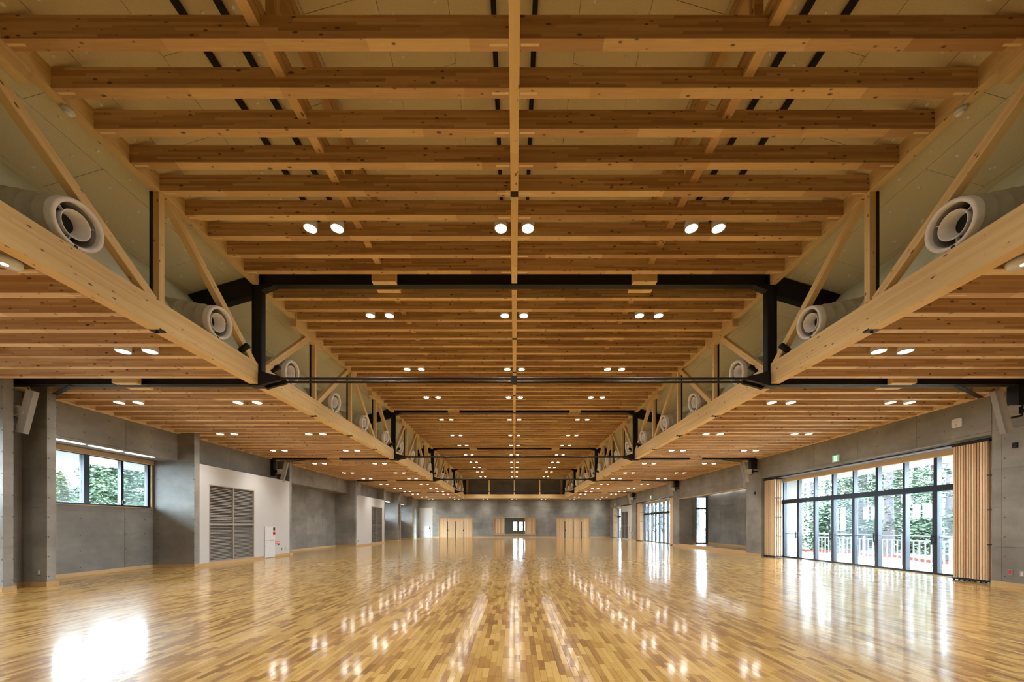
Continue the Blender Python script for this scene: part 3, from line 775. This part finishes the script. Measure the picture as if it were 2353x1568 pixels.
# ---- skirting boards
def skirt(name, lst, label): tag(boxes(name, lst, m_skirt), label, kind='structure')
SH = 0.10
L_ = [(XL, XL+0.03, a-0.03, b+0.03, 0, SH) for a, b in fins]
for a, b in ((4.03,7.78),(8.69,12.44),(17.88,25.08),(30.74,34.18),(35.08,39.0)):
    L_ += [(XN, XN+0.03, a, b, 0, SH), (XN+0.03, XL, b-0.03, b, 0, SH), (XN+0.03, XL, a, a+0.03, 0, SH)]
for a, b in ((7.95,8.52),(34.35,34.91)):
    L_ += [(XLIN, XLIN+0.03, a, b, 0, SH), (XLIN+0.03, XL, b-0.03, b, 0, SH), (XLIN+0.03, XL, a, a+0.03, 0, SH)]
L_ += [(XL, XL+0.02, 12.68, 15.9, 0, SH), (XL, XL+0.02, 16.6, 17.68, 0, SH), (XL, XL+0.02, 25.29, 30.50, 0, SH), (XL, XL+0.02, YB, 4.03, 0, SH)]
skirt('baseboard_left', L_, 'oak skirting boards along the left wall')
skirt('baseboard_right', [(XR-0.03, XR, a, b, 0, SH) for a, b in ((YB,8.78),(16.97,18.07),(25.42,26.46),(34.5,35.65),(35.65,36.9),(39.15,39.45))], 'oak skirting boards along the right wall')
skirt('baseboard_far', [(a, b, YF-0.03, YF, 0, SH) for a, b in ((-9.5,-8.84),(-4.89,4.88),(8.86,11.15))], 'oak skirting boards along the far wall')

# ================================================================== WINDOWS
def left_window(n, y0, y1, label):
    w = struct('window_%d' % n, label, (XN, (y0+y1)/2, NZ0))
    xo, xi = XN-0.16, XN-0.06
    box('frame_head', xo, xi, y0, y1, NZ1-0.05, NZ1, m_alu, w); box('frame_sill', xo, xi, y0, y1, NZ0, NZ0+0.05, m_alu, w)
    for p in (y0, y1-0.06): box('frame_side', xo, xi, p, p+0.06, NZ0+0.05, NZ1-0.05, m_alu, w)
    m0, m1, m2 = y1-2.75, y1-1.83, y1-0.86
    for q, hw in ((m0, 0.035), (m1, 0.07), (m2, 0.035)): box('mullion', xo, xi+0.4*hw, q-hw, q+hw, NZ0+0.05, NZ1-0.05, m_alu, w)
    box('latch', xi, xi+0.06, m2-0.02, m2+0.02, NZ0+0.09, NZ0+0.2, m_steel, w)
    for a, b, mt in ((y0+0.06, m0-0.035, m_glass), (m0+0.035, m1-0.07, m_hazy), (m1+0.07, m2-0.035, m_glass), (m2+0.035, y1-0.06, m_hazy)):
        box('pane', XN-0.115, XN-0.105, a, b, NZ0+0.05, NZ1-0.05, mt, w)
    box('wood_header', XN-0.05, XN+0.05, y0-0.06, y1+0.06, NZ1-0.03, NZ1+0.11, m_skirt, w)
    box('wood_sill', XN-0.06, XN+0.02, y0-0.06, y1+0.06, NZ0-0.02, NZ0, m_skirt, w)
    for p in (y0-0.03, y1): box('wood_jamb', XN-0.06, XN+0.02, p, p+0.03, NZ0, NZ1, m_skirt, w)
left_window(1, *WIN_L[0], 'black-framed strip window in the nearest left niche')
left_window(2, *WIN_L[1], 'black-framed strip window deep on the left, before the last steel frame')
left_window(3, *WIN_L[2], 'black-framed strip window deep on the left, beyond the last steel frame')
left_window(9, *WIN_L[3], 'black-framed strip window in the left niche just outside the picture')
for wi, (y0, y1) in enumerate(WIN_L[:3]):
    segs = 3
    for k in range(segs):
        a = y0+0.2+k*0.94; b = a+0.80
        nm = ['nearest','middle','farthest'][wi]
        t = thing('light_tube', 'white cove tube under the lintel of the %s left window, %s of three' % (nm, ORD[k]), 'lamp', (XLIN-0.08, (a+b)/2, 3.5), 'cove tubes over the left windows')
        box('tube', XLIN-0.13, XLIN-0.02, a, b, 3.505, 3.525, m_led, t); box('mount', XLIN-0.13, XLIN-0.02, a, b, 3.525, 3.536, m_enamel, t)

GX = 12.0
def glass_wall(n, y0, y1, mull, zt, label, handles=True):
    w = struct('window_%d' % n, label, (GX, (y0+y1)/2, 0))
    box('sill_rail', GX-0.05, GX+0.08, y0, y1, -0.02, 0.05, m_alu, w)
    box('transom', GX-0.07, GX+0.09, y0, y1, 2.36, 2.53, m_alu, w)
    box('head_rail', GX-0.05, GX+0.08, y0, y1, zt-0.06, zt, m_alu, w)
    box('wood_header', GX-0.16, GX-0.04, y0, y1, zt-0.13, zt+0.02, m_skirt, w)
    pts = [y0]+list(mull)+[y1]
    for k, y in enumerate(mull):
        dbl = k % 2 == 0
        box('mullion', GX-0.055, GX+0.08, y-0.05, y+0.05, 0.05, 2.36, m_alu, w)
        box('mullion', GX-0.055, GX+0.08, y-(0.045 if dbl else 0.03), y+(0.045 if dbl else 0.03), 2.53, zt-0.06, m_alu, w)
        if dbl:
            box('stile', GX-0.02, GX+0.05, y+0.05, y+0.11, 0.05, 2.36, m_alu, w)
        if handles and dbl:
            for e in (-0.1, 0.045):
                g = box('pull_handle', GX-0.13, GX-0.105, y+e-0.012, y+e+0.012, 0.84, 1.14, m_steel, w)
                for zz in (0.89, 1.06): box('bracket', GX-0.105, GX-0.05, y+e-0.01, y+e+0.01, zz, zz+0.025, m_steel, g)
    for k in range(len(pts)-1):
        a, b = pts[k]+0.03, pts[k+1]-0.03
        if b-a < 0.05: continue
        hz = (k % 4) in (1, 2)
        box('pane', GX+0.01, GX+0.02, a, b, 0.05, 2.36, m_hazy if hz else m_glass, w)
        box('pane', GX+0.01, GX+0.02, a, b, 2.53, zt-0.06, m_glass, w)
        if hz: box('screen_bar', GX+0.035, GX+0.05, a, b, 1.03, 1.05, m_alu, w)
mul1 = [10.62+0.857*k for k in range(-2, 8)]
glass_wall(4, 8.80, 16.95, mul1, 3.44, 'tall black-framed glazed doors in the nearest right opening')
mul2 = [y+17.75 for y in mul1]
glass_wall(5, 26.48, 34.48, [y for y in mul2 if 26.6 < y < 34.45], 3.44, 'tall black-framed glazed doors in the second right opening')
glass_wall(6, 39.47, 43.2, [40.3, 41.2, 42.1, 43.0], 3.40, 'black-framed glazed door at the far end of the right wall')
# far left glazed door
w = struct('window_7', 'narrow black-framed glazed door beside the far left corner', (-11.6, 41, 0))
for a in (39.4, 41.0, 42.6): box('frame', -11.66, -11.58, a, a+0.1, 0, 3.42, m_alu, w)
for z in (0.0, 2.36, 3.36): box('rail', -11.66, -11.58, 39.5, 42.6, z, z+0.08, m_alu, w)
for a, b in ((39.5,41.0),(41.1,42.6)):
    box('pane', -11.625, -11.615, a, b, 0.08, 2.36, m_glass, w); box('pane', -11.625, -11.615, a, b, 2.44, 3.36, m_glass, w)
box('wood_jamb', -11.7, -11.5, 42.7, 42.75, 0, 3.42, m_skirt, w)

# ---- folding slatted screens parked at the ends of the openings
def screen(name_lbl, y0, n, direction, zt=3.46, face_at_near=True):
    """n leaves stacked from y0; each leaf = four slats in a row across X"""
    t = thing('folding_screen', name_lbl, 'screen', (11.47, y0, 0), 'folded slatted wooden screens')
    p = 0.055
    for k in range(n):
        y = y0+direction*p*k
        for q in range(4):
            xx = 11.335+0.082*q
            box('slat', xx-0.019, xx+0.019, y-0.019, y+0.019, 0.07, zt-0.05, m_slat, t)
    ye = y0+direction*p*(n-1)
    a, b = min(y0, ye), max(y0, ye)
    ynear = a
    box('top_track', 11.30, 11.62, a-0.05, b+0.05, zt-0.05, zt+0.0, m_steel, t)
    box('bottom_rail', 11.29, 11.62, a-0.04, b+0.04, 0.025, 0.06, m_steel, t)
    for z in (0.92, 1.75, 2.58): box('hinge', 11.30, 11.61, ynear-0.032, ynear-0.021, z, z+0.025, m_steel, t)
    for k in range(0, n, 2):
        y = y0+direction*p*k; box('floor_pin', 11.30, 11.33, y-0.012, y+0.012, 0.0, 0.03, m_steel, t)
screen('folded slatted wooden screen at the near end of the nearest right opening', 8.97, 13, 1)
screen('folded slatted wooden screen at the far end of the nearest right opening', 16.92, 13, -1)
screen('folded slatted wooden screen at the near end of the second right opening', 26.6, 13, 1)
screen('folded slatted wooden screen at the far end of the second right opening', 34.42, 13, -1)
screen('folded slatted wooden screen in the far right corner', 43.1, 13, -1)
for n, (a, b) in enumerate(((8.8,16.95),(26.48,34.48),(39.47,43.2))):
    tr = box('trim_%d' % (n+1), 11.42, 11.50, a, b, 3.48, 3.51, m_steel); tag(tr, 'black ceiling track of the folding screens, %s opening' % ORD[n], kind='structure')

# ================================================================== FAR WALL FITTINGS
for n, (x0, x1) in enumerate(((-8.84,-4.89),(4.88,8.86))):
    d_ = struct('door_%d' % (n+1), 'four-leaf wooden door on the %s of the far wall' % ('left','right')[n], ((x0+x1)/2, YF, 0))
    for p, q in ((x0,x0+0.06),(x1-0.06,x1)): box('frame', p, q, YF-0.02, YF+0.2, 0, 2.33, m_skirt, d_)
    box('frame_head', x0+0.06, x1-0.06, YF-0.02, YF+0.2, 2.27, 2.33, m_skirt, d_)
    wl_ = (x1-x0-0.12)/4
    for k in range(4):
        a = x0+0.06+wl_*k
        lf = link('leaf', box_data(2.26, 0.05, wl_-0.02, m_door), (a+wl_/2, YF+0.10, 1.135), d_); lf.rotation_euler = Matrix(((0,0,1),(0,-1,0),(1,0,0))).to_euler()
        if k < 3: box('pull_slot', a+wl_-0.035, a+wl_+0.035, YF+0.055, YF+0.075, 0.0, 1.9, m_steel, d_)
        if k in (0, 2): box('lever', a+wl_+(0.02 if k == 0 else -0.09), a+wl_+(0.09 if k == 0 else -0.02), YF+0.02, YF+0.06, 0.80, 0.93, m_steel, d_)
    box('back_panel', x0, x1, YF+0.25, YF+0.27, 0, 2.33, m_door, d_)
# service hatch
sh_ = struct('window_8', 'wooden service hatch with a glass centre in the far wall', (0, YF, 0.364))
x0, x1, z0, z1 = -2.45, 2.49, 0.364, 2.375
for p, q in ((x0,x0+0.06),(x1-0.06,x1),(-1.22,-1.16),(1.22,1.28)): box('frame', p, q, YF-0.06, YF+0.3, z0, z1, m_skirt, sh_)
for p, q in ((z0,z0+0.06),(z1-0.06,z1)): box('frame_rail', x0+0.06, x1-0.06, YF-0.06, YF+0.3, p, q, m_skirt, sh_)
for a, b in ((x0+0.06,-1.22),(1.28,x1-0.06)):
    pn = box('panel_backing', a, b, YF+0.16, YF+0.18, z0+0.06, z1-0.06, m_skirt, sh_)
    k = 0; x = a
    while x < b-0.05:
        o = link('slat', box_data(1.72, 0.085, 0.03, m_slat), (x+0.046, YF+0.12, (z0+z1)/2), sh_); o.rotation_euler = (math.pi/2, -math.pi/2, 0); x += 0.0925
    for z in (z0+0.06, z1-0.14): box('cover_rail', a, b, YF+0.02, YF+0.1, z, z+0.08, m_skirt, sh_)
box('pane', -1.16, 1.22, YF+0.05, YF+0.06, z0+0.06, z1-0.06, m_glass, sh_)
# the room behind the hatch
rb = struct('wall_hatch_room', 'grey room seen through the service hatch', (0, 48, 0))
box('floor_slab', -4.5, 4.5, YF+0.3, 52.2, -0.1, 0.0, m_floor, rb); box('ceiling_slab', -4.5, 4.5, YF+0.3, 52.2, 2.9, 3.0, m_white, rb)
for x in (-4.5, 4.4): box('side_wall', x, x+0.1, YF+0.3, 52.2, 0, 2.9, m_conc, rb)
holes = [(-0.2+0.78*k, 0.42+0.78*k, 0.75, 1.9) for k in range(4)]
cwall('end_wall', 'y', 52, -1, -4.5, 4.5, 0, 2.9, 0.2, holes, rb, panels=False)
for (a, b, c, e) in holes:
    box('hatch_room_pane', a, b, 52.1, 52.11, c, e, m_glass, rb)
    for p, q in ((a,a+0.07),(b-0.07,b)): box('hatch_room_frame', p, q, 52.05, 52.15, c, e, m_brown, rb)
t = thing('added_room_light', 'added out-of-sight ceiling light that brightens the room behind the hatch', 'lamp', (-1.5,47.5,2.88))  # added lamp, hidden from view, to brighten the dark hatch room
box('tray', -2.2, -0.8, 46.8, 48.2, 2.86, 2.9, m_enamel, t); box('fill_panel', -2.15, -0.85, 46.85, 48.15, 2.85, 2.86, emit('room_fill', (1,1,0.95), 30.0), t)
# white panel, far left
wp = cwall('wall_white_end', 'y', YF-0.02, -1, -11.1, -9.55, 0, 3.49, 0.02, [], None, panels=False, mat=m_white); tag(wp, 'white wall panel in the far left corner', kind='structure')

# ---- fire cabinets with text
def text(name, body, size, loc, rot, mat, parent):
    c = bpy.data.curves.new(name, 'FONT'); c.body = body; c.size = size; c.align_x = 'CENTER'; c.align_y = 'CENTER'; c.extrude = 0.0008
    c.materials.append(mat)
    tmp = bpy.data.objects.new(name, c); COL.objects.link(tmp); bpy.context.view_layer.update()
    me = bpy.data.meshes.new_from_object(tmp.evaluated_get(bpy.context.evaluated_depsgraph_get()))
    bpy.data.objects.remove(tmp)
    return link(name, me, loc, parent, rot)
def fire_cabinet(side, c0, c1, label, mirror=False):
    """side: 'L' on left wall (u = y), 'R' on right wall, 'F' on far wall (u = x)"""
    def bx(n, u0, u1, z0, z1, d0, d1, mat, par):
        if side == 'L': return box(n, XL+d0, XL+d1, u0, u1, z0, z1, mat, par)
        if side == 'R': return box(n, XR-d1, XR-d0, u0, u1, z0, z1, mat, par)
        return box(n, u0, u1, YF-0.02-d1, YF-0.02-d0, z0, z1, mat, par)
    loc = {'L': (XL,(c0+c1)/2,0), 'R': (XR,(c0+c1)/2,0), 'F': ((c0+c1)/2,YF-0.02,0)}[side]
    rot = {'L': (math.pi/2,0,math.pi/2), 'R': (math.pi/2,0,-math.pi/2), 'F': (math.pi/2,0,0)}[side]
    t = thing('fire_cabinet', label, 'fire cabinet', loc, 'white fire extinguishing cabinets')
    bx('body', c0, c1, 0.01, 1.37, 0.0, 0.025, m_white, t)
    dgap = bx('door', c0+0.02, c1-0.015, 0.03, 1.35, 0.025, 0.032, m_enamel, t)
    bx('edge', c0+0.002, c0+0.02, 0.03, 1.35, 0.025, 0.034, m_louvre, t)
    lo, hi = c0, c1; wdt = c1-c0
    def at(f): return c0+wdt*f
    bx('indicator_lamp', at(0.80), at(0.95), 1.18, 1.31, 0.032, 0.05, m_dkred, t)
    p = at(0.875); q = {'L': (XL+0.03,p,1.06), 'R': (XR-0.03,p,1.06), 'F': (p,YF-0.05,1.06)}[side]
    dv = {'L': Vector((1,0,0)), 'R': Vector((-1,0,0)), 'F': Vector((0,-1,0))}[side]
    b = cyl('alarm_button', q, Vector(q)+dv*0.02, 0.075, m_red, t, 20); cyl('button_centre', Vector(q)+dv*0.018, Vector(q)+dv*0.026, 0.035, m_dkred, b, 14) if False else None
    cyl('button_centre', Vector(q)+dv*0.02, Vector(q)+dv*0.027, 0.035, m_dkred, t, 14)
    p = at(0.5); q = {'L': (XL+0.033,p,0.75), 'R': (XR-0.033,p,0.75), 'F': (p,YF-0.055,0.75)}[side]
    text('lettering', 'パッケージ型消火設備', 0.062, q, rot, m_blue, t)
    bx('keyhole', at(0.07), at(0.11), 0.50, 0.53, 0.032, 0.036, m_blue, t)
    # red flag sign beside the cabinet
    u0, u1 = (c1+0.06, c1+0.32) if not mirror else (c0-0.34, c0-0.08)
    loc2 = {'L': (XL,(u0+u1)/2,0.6), 'R': (XR,(u0+u1)/2,0.6), 'F': ((u0+u1)/2,YF-0.02,0.6)}[side]
    sg = thing('fire_sign', label.replace('fire cabinet', 'fire sign').replace('white', 'small red'), 'sign', loc2, 'small red extinguisher signs')
    bx('plate', u0, u1, 0.57, 0.69, 0.0, 0.012, m_red, sg)
    q = {'L': (XL+0.013,(u0+u1)/2,0.63), 'R': (XR-0.013,(u0+u1)/2,0.63), 'F': ((u0+u1)/2,YF-0.034,0.63)}[side]
    text('lettering', '消火器', 0.08, q, rot, m_print, sg)
    bx('clip', u1-0.06, u1-0.01, 0.52, 0.57, 0.0, 0.02, m_steel, sg)
fire_cabinet('L', 15.9, 16.6, 'white fire cabinet on the near left white panel')
fire_cabinet('F', -10.53, -9.80, 'white fire cabinet in the far left corner', True)
fire_cabinet('R', 35.75, 36.4, 'white fire cabinet by the right louvre grille', True)

# ---- exit signs
def exit_sign(s, y, z, label):
    xf = XR if s > 0 else XLIN
    t = thing('exit_sign', label, 'exit sign', (xf, y, z), 'green running-man exit signs')
    def bx(n, a, b, c, e, d0, d1, mat): return box(n, xf-s*d0, xf-s*d1, a, b, c, e, mat, t)
    w2 = 0.11
    bx('case', y-w2-0.02, y+w2+0.02, z-0.12, z+0.12, 0.0, 0.05, m_enamel)
    bx('panel', y-w2, y+w2, z-0.10, z+0.10, 0.05, 0.054, m_sgreen)
    # white doorway and green running figure
    d = 1 if s > 0 else -1
    bx('doorway', y-0.05, y+0.05, z-0.085, z+0.085, 0.054, 0.056, m_swhite)
    bx('figure', y-0.015, y+0.012, z-0.02, z+0.035, 0.056, 0.058, m_sgreen)
    bx('figure_head', y-0.012, y+0.01, z+0.042, z+0.064, 0.056, 0.058, m_sgreen)
    for a, b in (((0.0,-0.02),(0.035,-0.065)), ((0.0,-0.02),(-0.035,-0.06)), ((0.0,0.03),(0.04,0.0)), ((0.0,0.03),(-0.038,0.012))):
        beam('figure_limb', (xf-s*0.057, y+a[0]*d, z+a[1]), (xf-s*0.057, y+b[0]*d, z+b[1]), 0.002, 0.014, m_sgreen, t)
exit_sign(1, 13.0, 3.72, 'green exit sign over the nearest right opening')
exit_sign(1, 30.6, 3.72, 'green exit sign over the second right opening')
exit_sign(1, 41.6, 3.75, 'green exit sign over the far right door')
exit_sign(-1, 40.5, 3.75, 'green exit sign over the far left door')

# ---- wall devices
t = thing('wall_speaker', 'white rounded square speaker cover high on the right lintel', 'speaker', (XR, 9.45, 3.98))
v, f = [], []
prof = []
for k in range(24):
    a = 2*math.pi*k/24; c_, s_ = math.cos(a), math.sin(a)
    prof.append((math.copysign(abs(c_)**0.35, c_), math.copysign(abs(s_)**0.35, s_)))
for dx, sc in ((0,0.115),(0.03,0.115),(0.04,0.105)):
    for (a, b) in prof: v.append((XR-dx, 9.45+a*sc, 3.98+b*sc))
for q in (0, 24):
    for k in range(24): f.append((q+k, q+(k+1)%24, q+24+(k+1)%24, q+24+k))
f.append(tuple(48+k for k in range(24)))
poly('cover', v, f, m_enamel, (XR,9.45,3.98), t); box('badge', XR-0.043, XR-0.04, 9.44, 9.48, 3.89, 3.96, m_spk, t)
def outlet(x, y, z, nx, ny, label, mat):
    t = thing('wall_outlet', label, 'outlet', (x,y,z), 'small wall plates')
    if nx:
        box('plate', x, x+nx*0.012, y-0.04, y+0.04, z-0.065, z+0.065, m_louvre, t); box('insert', x+nx*0.012, x+nx*0.018, y-0.02, y+0.02, z-0.045, z+0.045, mat, t)
    else:
        box('plate', x-0.04, x+0.04, y, y+ny*0.012, z-0.065, z+0.065, m_louvre, t); box('insert', x-0.02, x+0.02, y+ny*0.012, y+ny*0.018, z-0.045, z+0.045, mat, t)
outlet(XR, 8.45, 0.33, -1, 0, 'steel wall plate with red insert on the near right pier', m_red)
outlet(XR, 8.25, 0.32, -1, 0, 'steel wall plate with white insert at the right picture edge', m_enamel)
outlet(XL-0.16, 8.52, 0.32, 0, -1, 'white socket on the shaded side of the near left fin', m_enamel)
outlet(XL, 17.1, 0.33, 1, 0, 'brown switch plate on the near left white panel', m_brown)
outlet(XL, 17.38, 0.34, 1, 0, 'pale switch plate at the end of the near left white panel', m_enamel)
outlet(XL, 25.5, 0.33, 1, 0, 'small switch plate at the start of the far left white panel', m_brown)
t = thing('motion_sensor', 'small black sensor on the near right pier', 'sensor', (XR, 8.37, 3.18)); box('body', XR-0.03, XR, 8.32, 8.40, 3.12, 3.24, m_steel, t); box('window', XR-0.034, XR-0.03, 8.335, 8.385, 3.14, 3.18, m_alu, t)
t = thing('motion_sensor', 'small black sensor high on the second right pier', 'sensor', (XR, 17.42, 2.9)); box('body', XR-0.03, XR, 17.38, 17.46, 2.84, 2.96, m_steel, t); box('window', XR-0.034, XR-0.03, 17.39, 17.45, 2.86, 2.9, m_alu, t)

# ---- column loudspeakers at the steel frames
def speaker(s, fy, label):
    side_x = s*10.5
    t = thing('column_speaker', label, 'loudspeaker', (side_x, fy, 3.85), 'grey column loudspeakers on the walls')
    top, bot = Vector((s*10.42, fy, H+2.93)), Vector((s*10.66, fy, H+2.0))
    ax = (top-bot).normalized(); nrm = Vector((-s*ax.z, 0, s*ax.x)); nrm = nrm if nrm.x*s < 0 else -nrm
    c = (top+bot)/2
    def part(nm, dn0, dn1, hw, ln, mat):
        v = []
        for zz in (-ln/2, ln/2):
            for (dn, dy) in ((dn0,-hw),(dn1,-hw*0.8),(dn1,hw*0.8),(dn0,hw)): v.append(tuple(c+ax*zz+nrm*dn+Vector((0,dy,0))))
        poly(nm, v, [(0,1,2,3),(7,6,5,4),(0,4,5,1),(1,5,6,2),(2,6,7,3),(3,7,4,0)], mat, tuple(c), t)
    part('cabinet', -0.14, -0.02, 0.065, 0.95, m_spk); part('grille', -0.02, 0.02, 0.062, 0.94, m_grille)
    xb = s*10.9
    box('bracket', s*10.62, xb, fy-0.06, fy+0.06, H+2.42, H+2.58, m_enamel, t)
    for z in (2.40, 2.58): box('flange', s*10.7, xb+s*0.03, fy-0.08, fy+0.08, H+z, H+z+0.02, m_enamel, t)
    box('mount_plate', xb+s*0.03, xb+s*0.06, fy-0.09, fy+0.09, H+2.36, H+2.64, m_steel, t)
    cyl('safety_wire', (s*10.5, fy, H+2.9), (s*10.58, fy, ZA-0.02), 0.006, m_enamel, t, 6)
    if s > 0: box('hanger', s*10.85, s*11.12, fy-0.1, fy+0.1, H+2.62, ZA-0.005, m_steel, t); box('arm', xb+s*0.05, XR, fy-0.03, fy+0.03, H+2.48, H+2.54, m_steel, t)
    else:
        box('arm', xb+s*0.05, XLIN, fy-0.04, fy+0.04, H+2.44, H+2.56, m_steel, t); box('hanger', s*11.05, s*11.18, fy-0.08, fy+0.08, H+2.3, ZA-0.005, m_steel, t)
for s in (-1, 1):
    for k, fy in enumerate(FY):
        speaker(s, fy, 'slim grey tilted loudspeaker on the %s wall at the %s steel frame' % ('left' if s < 0 else 'right', ORD[k]))

# ================================================================== OUTSIDE
g = poly('ground', [(-120,-40,-0.25),(120,-40,-0.25),(120,140,-0.25),(-120,140,-0.25)], [(0,1,2,3)], m_gravel); tag(g, 'forest floor around the hall', kind='structure')
o = box('terrace', 12.1, 14.3, 0.5, 46, -0.24, -0.03, m_deck); tag(o, 'pale terrace slab outside the right glazing', kind='structure')
o = boxes('canopy', [(12.12,14.45,0.5,17.5,3.49,3.72),(12.12,14.45,25.8,46,3.49,3.72),(13.45,14.45,17.5,25.8,3.49,3.72)], m_extw); tag(o, 'white canopy over the terrace', kind='structure')
o = box('eave', -14.2, -12.2, 0.5, 46, 3.44, 3.66, m_extw); tag(o, 'white eave outside the left windows', kind='structure')
for k in range(4):
    o = box('terrace_wall', 12.5, 13.6, 17.5, 17.56, 0.88*k-0.03, 0.88*k+0.84, m_extw) if False else None
for part_, (a, b) in enumerate(((1.5,17.5),(25.9,45.5))):
    t = thing('terrace_railing', ('white baluster railing outside the nearest glazed opening','white baluster railing outside the second glazed opening')[part_], 'railing', (13.95, (a+b)/2, -0.03), 'white terrace railings')
    box('top_rail', 13.92, 13.98, a, b, 1.0, 1.05, m_rail, t); box('mid_rail', 13.93, 13.97, a, b, 0.84, 0.88, m_rail, t); box('bottom_rail', 13.93, 13.97, a, b, 0.05, 0.09, m_rail, t)
    y = a+0.05; k = 0
    while y < b:
        if k % 8 == 0: box('rail_post', 13.92, 13.98, y-0.03, y+0.03, -0.03, 1.0, m_rail, t)
        else: box('baluster', 13.94, 13.96, y-0.016, y+0.016, 0.09, 0.84, m_rail, t)
        y += 0.186; k += 1
box_tape = thing('barrier_tape', 'orange barrier tape lying beyond the terrace railing', 'tape', (18, 14, -0.2))
v = []; 
for k in range(31):
    y = 9+k*0.5; x = 17.5+0.5*math.sin(k*0.35); z = 0.02+0.05*math.sin(k*0.9)
    v += [(x,y,z-0.12),(x,y,z)]
poly('ribbon', v, [(2*k,2*k+2,2*k+3,2*k+1) for k in range(30)], m_tape, (18,14,-0.2), box_tape)

def crown_mesh(name, n, hgt, rad, z0, mat, flat, seed, big=1.0):
    rg = random.Random(seed); v, f = [], []
    br = []
    for k in range(int(n/55)):
        z = z0+(hgt-z0)*rg.random()**1.1; rr = rad*(1-0.75*(z-z0)/(hgt-z0)); a = rg.uniform(0, 6.283); br.append((z, rr*(0.35+0.65*rg.random()), a))
    for k in range(n):
        z, rr, a = br[rg.randrange(len(br))]
        t = rg.random()**0.7
        x = rr*t*math.cos(a)+rg.gauss(0,0.22); y = rr*t*math.sin(a)+rg.gauss(0,0.22); zz = z-0.35*t*t*rr*0.4+rg.gauss(0,0.10 if flat else 0.3)
        s1, s2 = big*rg.uniform(0.06,0.16), big*rg.uniform(0.04,0.09)
        th_ = rg.uniform(0,6.283); ti = rg.uniform(-1.0,1.0) if flat else rg.uniform(-1.4,1.4)
        ux, uy = math.cos(th_), math.sin(th_); wx, wy, wz = -uy*math.cos(ti), ux*math.cos(ti), math.sin(ti)
        o = len(v)
        for p, q in ((-s1,0),(0,-s2),(s1,0),(0,s2)): v.append((x+ux*p+wx*q, y+uy*p+wy*q, zz+wz*q))
        f.append((o,o+1,o+2,o+3))
    me = bpy.data.meshes.new(name); me.from_pydata(v, [], f); me.materials.append(mat); return me
cr_con = [crown_mesh('conifer_crown', 9500, 13.0, 4.2, 1.6, m_leafa, True, 11, 0.72), crown_mesh('conifer_crown', 9500, 12.0, 3.8, 1.0, m_leafa, True, 12, 0.72)]
cr_far = [crown_mesh('broad_crown', 7000, 12.0, 4.6, 0.6, m_leafa, False, 41, 2.0)]
cr_map = [crown_mesh('maple_crown', 6000, 9.5, 4.2, 0.6, m_leafb, False, 21, 2.0)]
cr_bush = [crown_mesh('bush_crown', 3000, 2.6, 1.8, 0.2, m_leafa, False, 31)]
tr_me = lathe_data('trunk', [(0.26,-0.3),(0.23,0.4),(0.21,2.0),(0.18,5.0),(0.10,11.0),(0.02,13.0)], m_bark, 14)
def tree(x, y, label, crown, sc=1.0, cat='tree', grp=None, trunk=True, rz=0.0, ts=1.0):
    t = thing('tree' if trunk else 'shrub', label, cat, (x,y,-0.25), grp)
    if trunk:
        o = link('trunk', tr_me, (x,y,-0.25), t); o.scale = (ts,ts,sc)
    o = link('crown', crown, (x,y,-0.25), t); o.scale = (sc,sc,sc); o.rotation_euler = (0,0,rz)
spots = [(2042,20,1.0),(2063,25,0.9),(2148,24,1.0),(1927,33,1.0),(1946,29,0.8),(1982,25.5,1.2),(1865,37,1.0),(2105,31,0.9),(1900,43,1.0),(2010,36,1.0),(2185,18,0.9)]
for k, (px, y, ts) in enumerate(spots):
    x = (px-VX)*y/F_PX
    tree(x, y, 'conifer with grey trunk outside the right glazing, %s from the right in view' % ORD[sorted(spots, key=lambda q: -q[0]).index((px,y,ts))], cr_con[k % 2], 1.0, 'tree', 'conifers outside the right glazing', True, k*1.3, ts)
for k, (px, y) in enumerate([(1500,60),(1520,70),(1487,52),(1535,58),(1605,60)]):
    x = (px-VX)*y/F_PX
    tree(x, y, 'conifer seen through the far right glazing and alcove door, %s from the left' % ORD[sorted([1500,1520,1487,1535,1605]).index(px)], cr_con[k % 2], 1.0, 'tree', 'conifers outside the far right glazing', True, k*2.1)
sb = [(21,17),(24,22),(27,28),(22,26),(30,24),(33,34),(26,36),(19.5,23.5)]
for k, (x, y) in enumerate(sb):
    od = ORD[sorted(sb, key=lambda q: -q[0]/q[1]).index((x,y))]
    tree(x, y, 'low green shrub beyond the terrace railing, %s from the right in view' % od, cr_bush[0], 1.0, 'shrub', 'shrubs beyond the terrace', False, k*0.9)
bk = [(1850,58),(1955,55),(2050,52),(2130,46),(1600,78)]
for k, (px, y) in enumerate(bk):
    tree((px-VX)*y/F_PX, y, 'distant conifer closing the view beyond the terrace, %s from the left' % ORD[sorted(bk).index((px,y))], cr_con[k % 2], 1.3, 'tree', 'distant conifers beyond the terrace', True, k*0.7)
lt = [(140,50,1),(215,50,0),(262,53,0),(300,58,0),(60,52,1),(340,56,0),(95,66,1)]
for k, (px, y, kind) in enumerate(lt):
    x = (px-VX)*y/F_PX
    nm = 'bright yellow-green leafy tree' if kind else 'dark green tree'
    od = ORD[sorted(q[0] for q in lt if q[2] == kind).index(px)]
    tree(x, y, '%s outside the left windows, %s from the left' % (nm, od), cr_map[0] if kind else cr_far[0], 1.0 if k % 2 else 0.9, 'tree', 'trees outside the left windows', True, k*1.7)
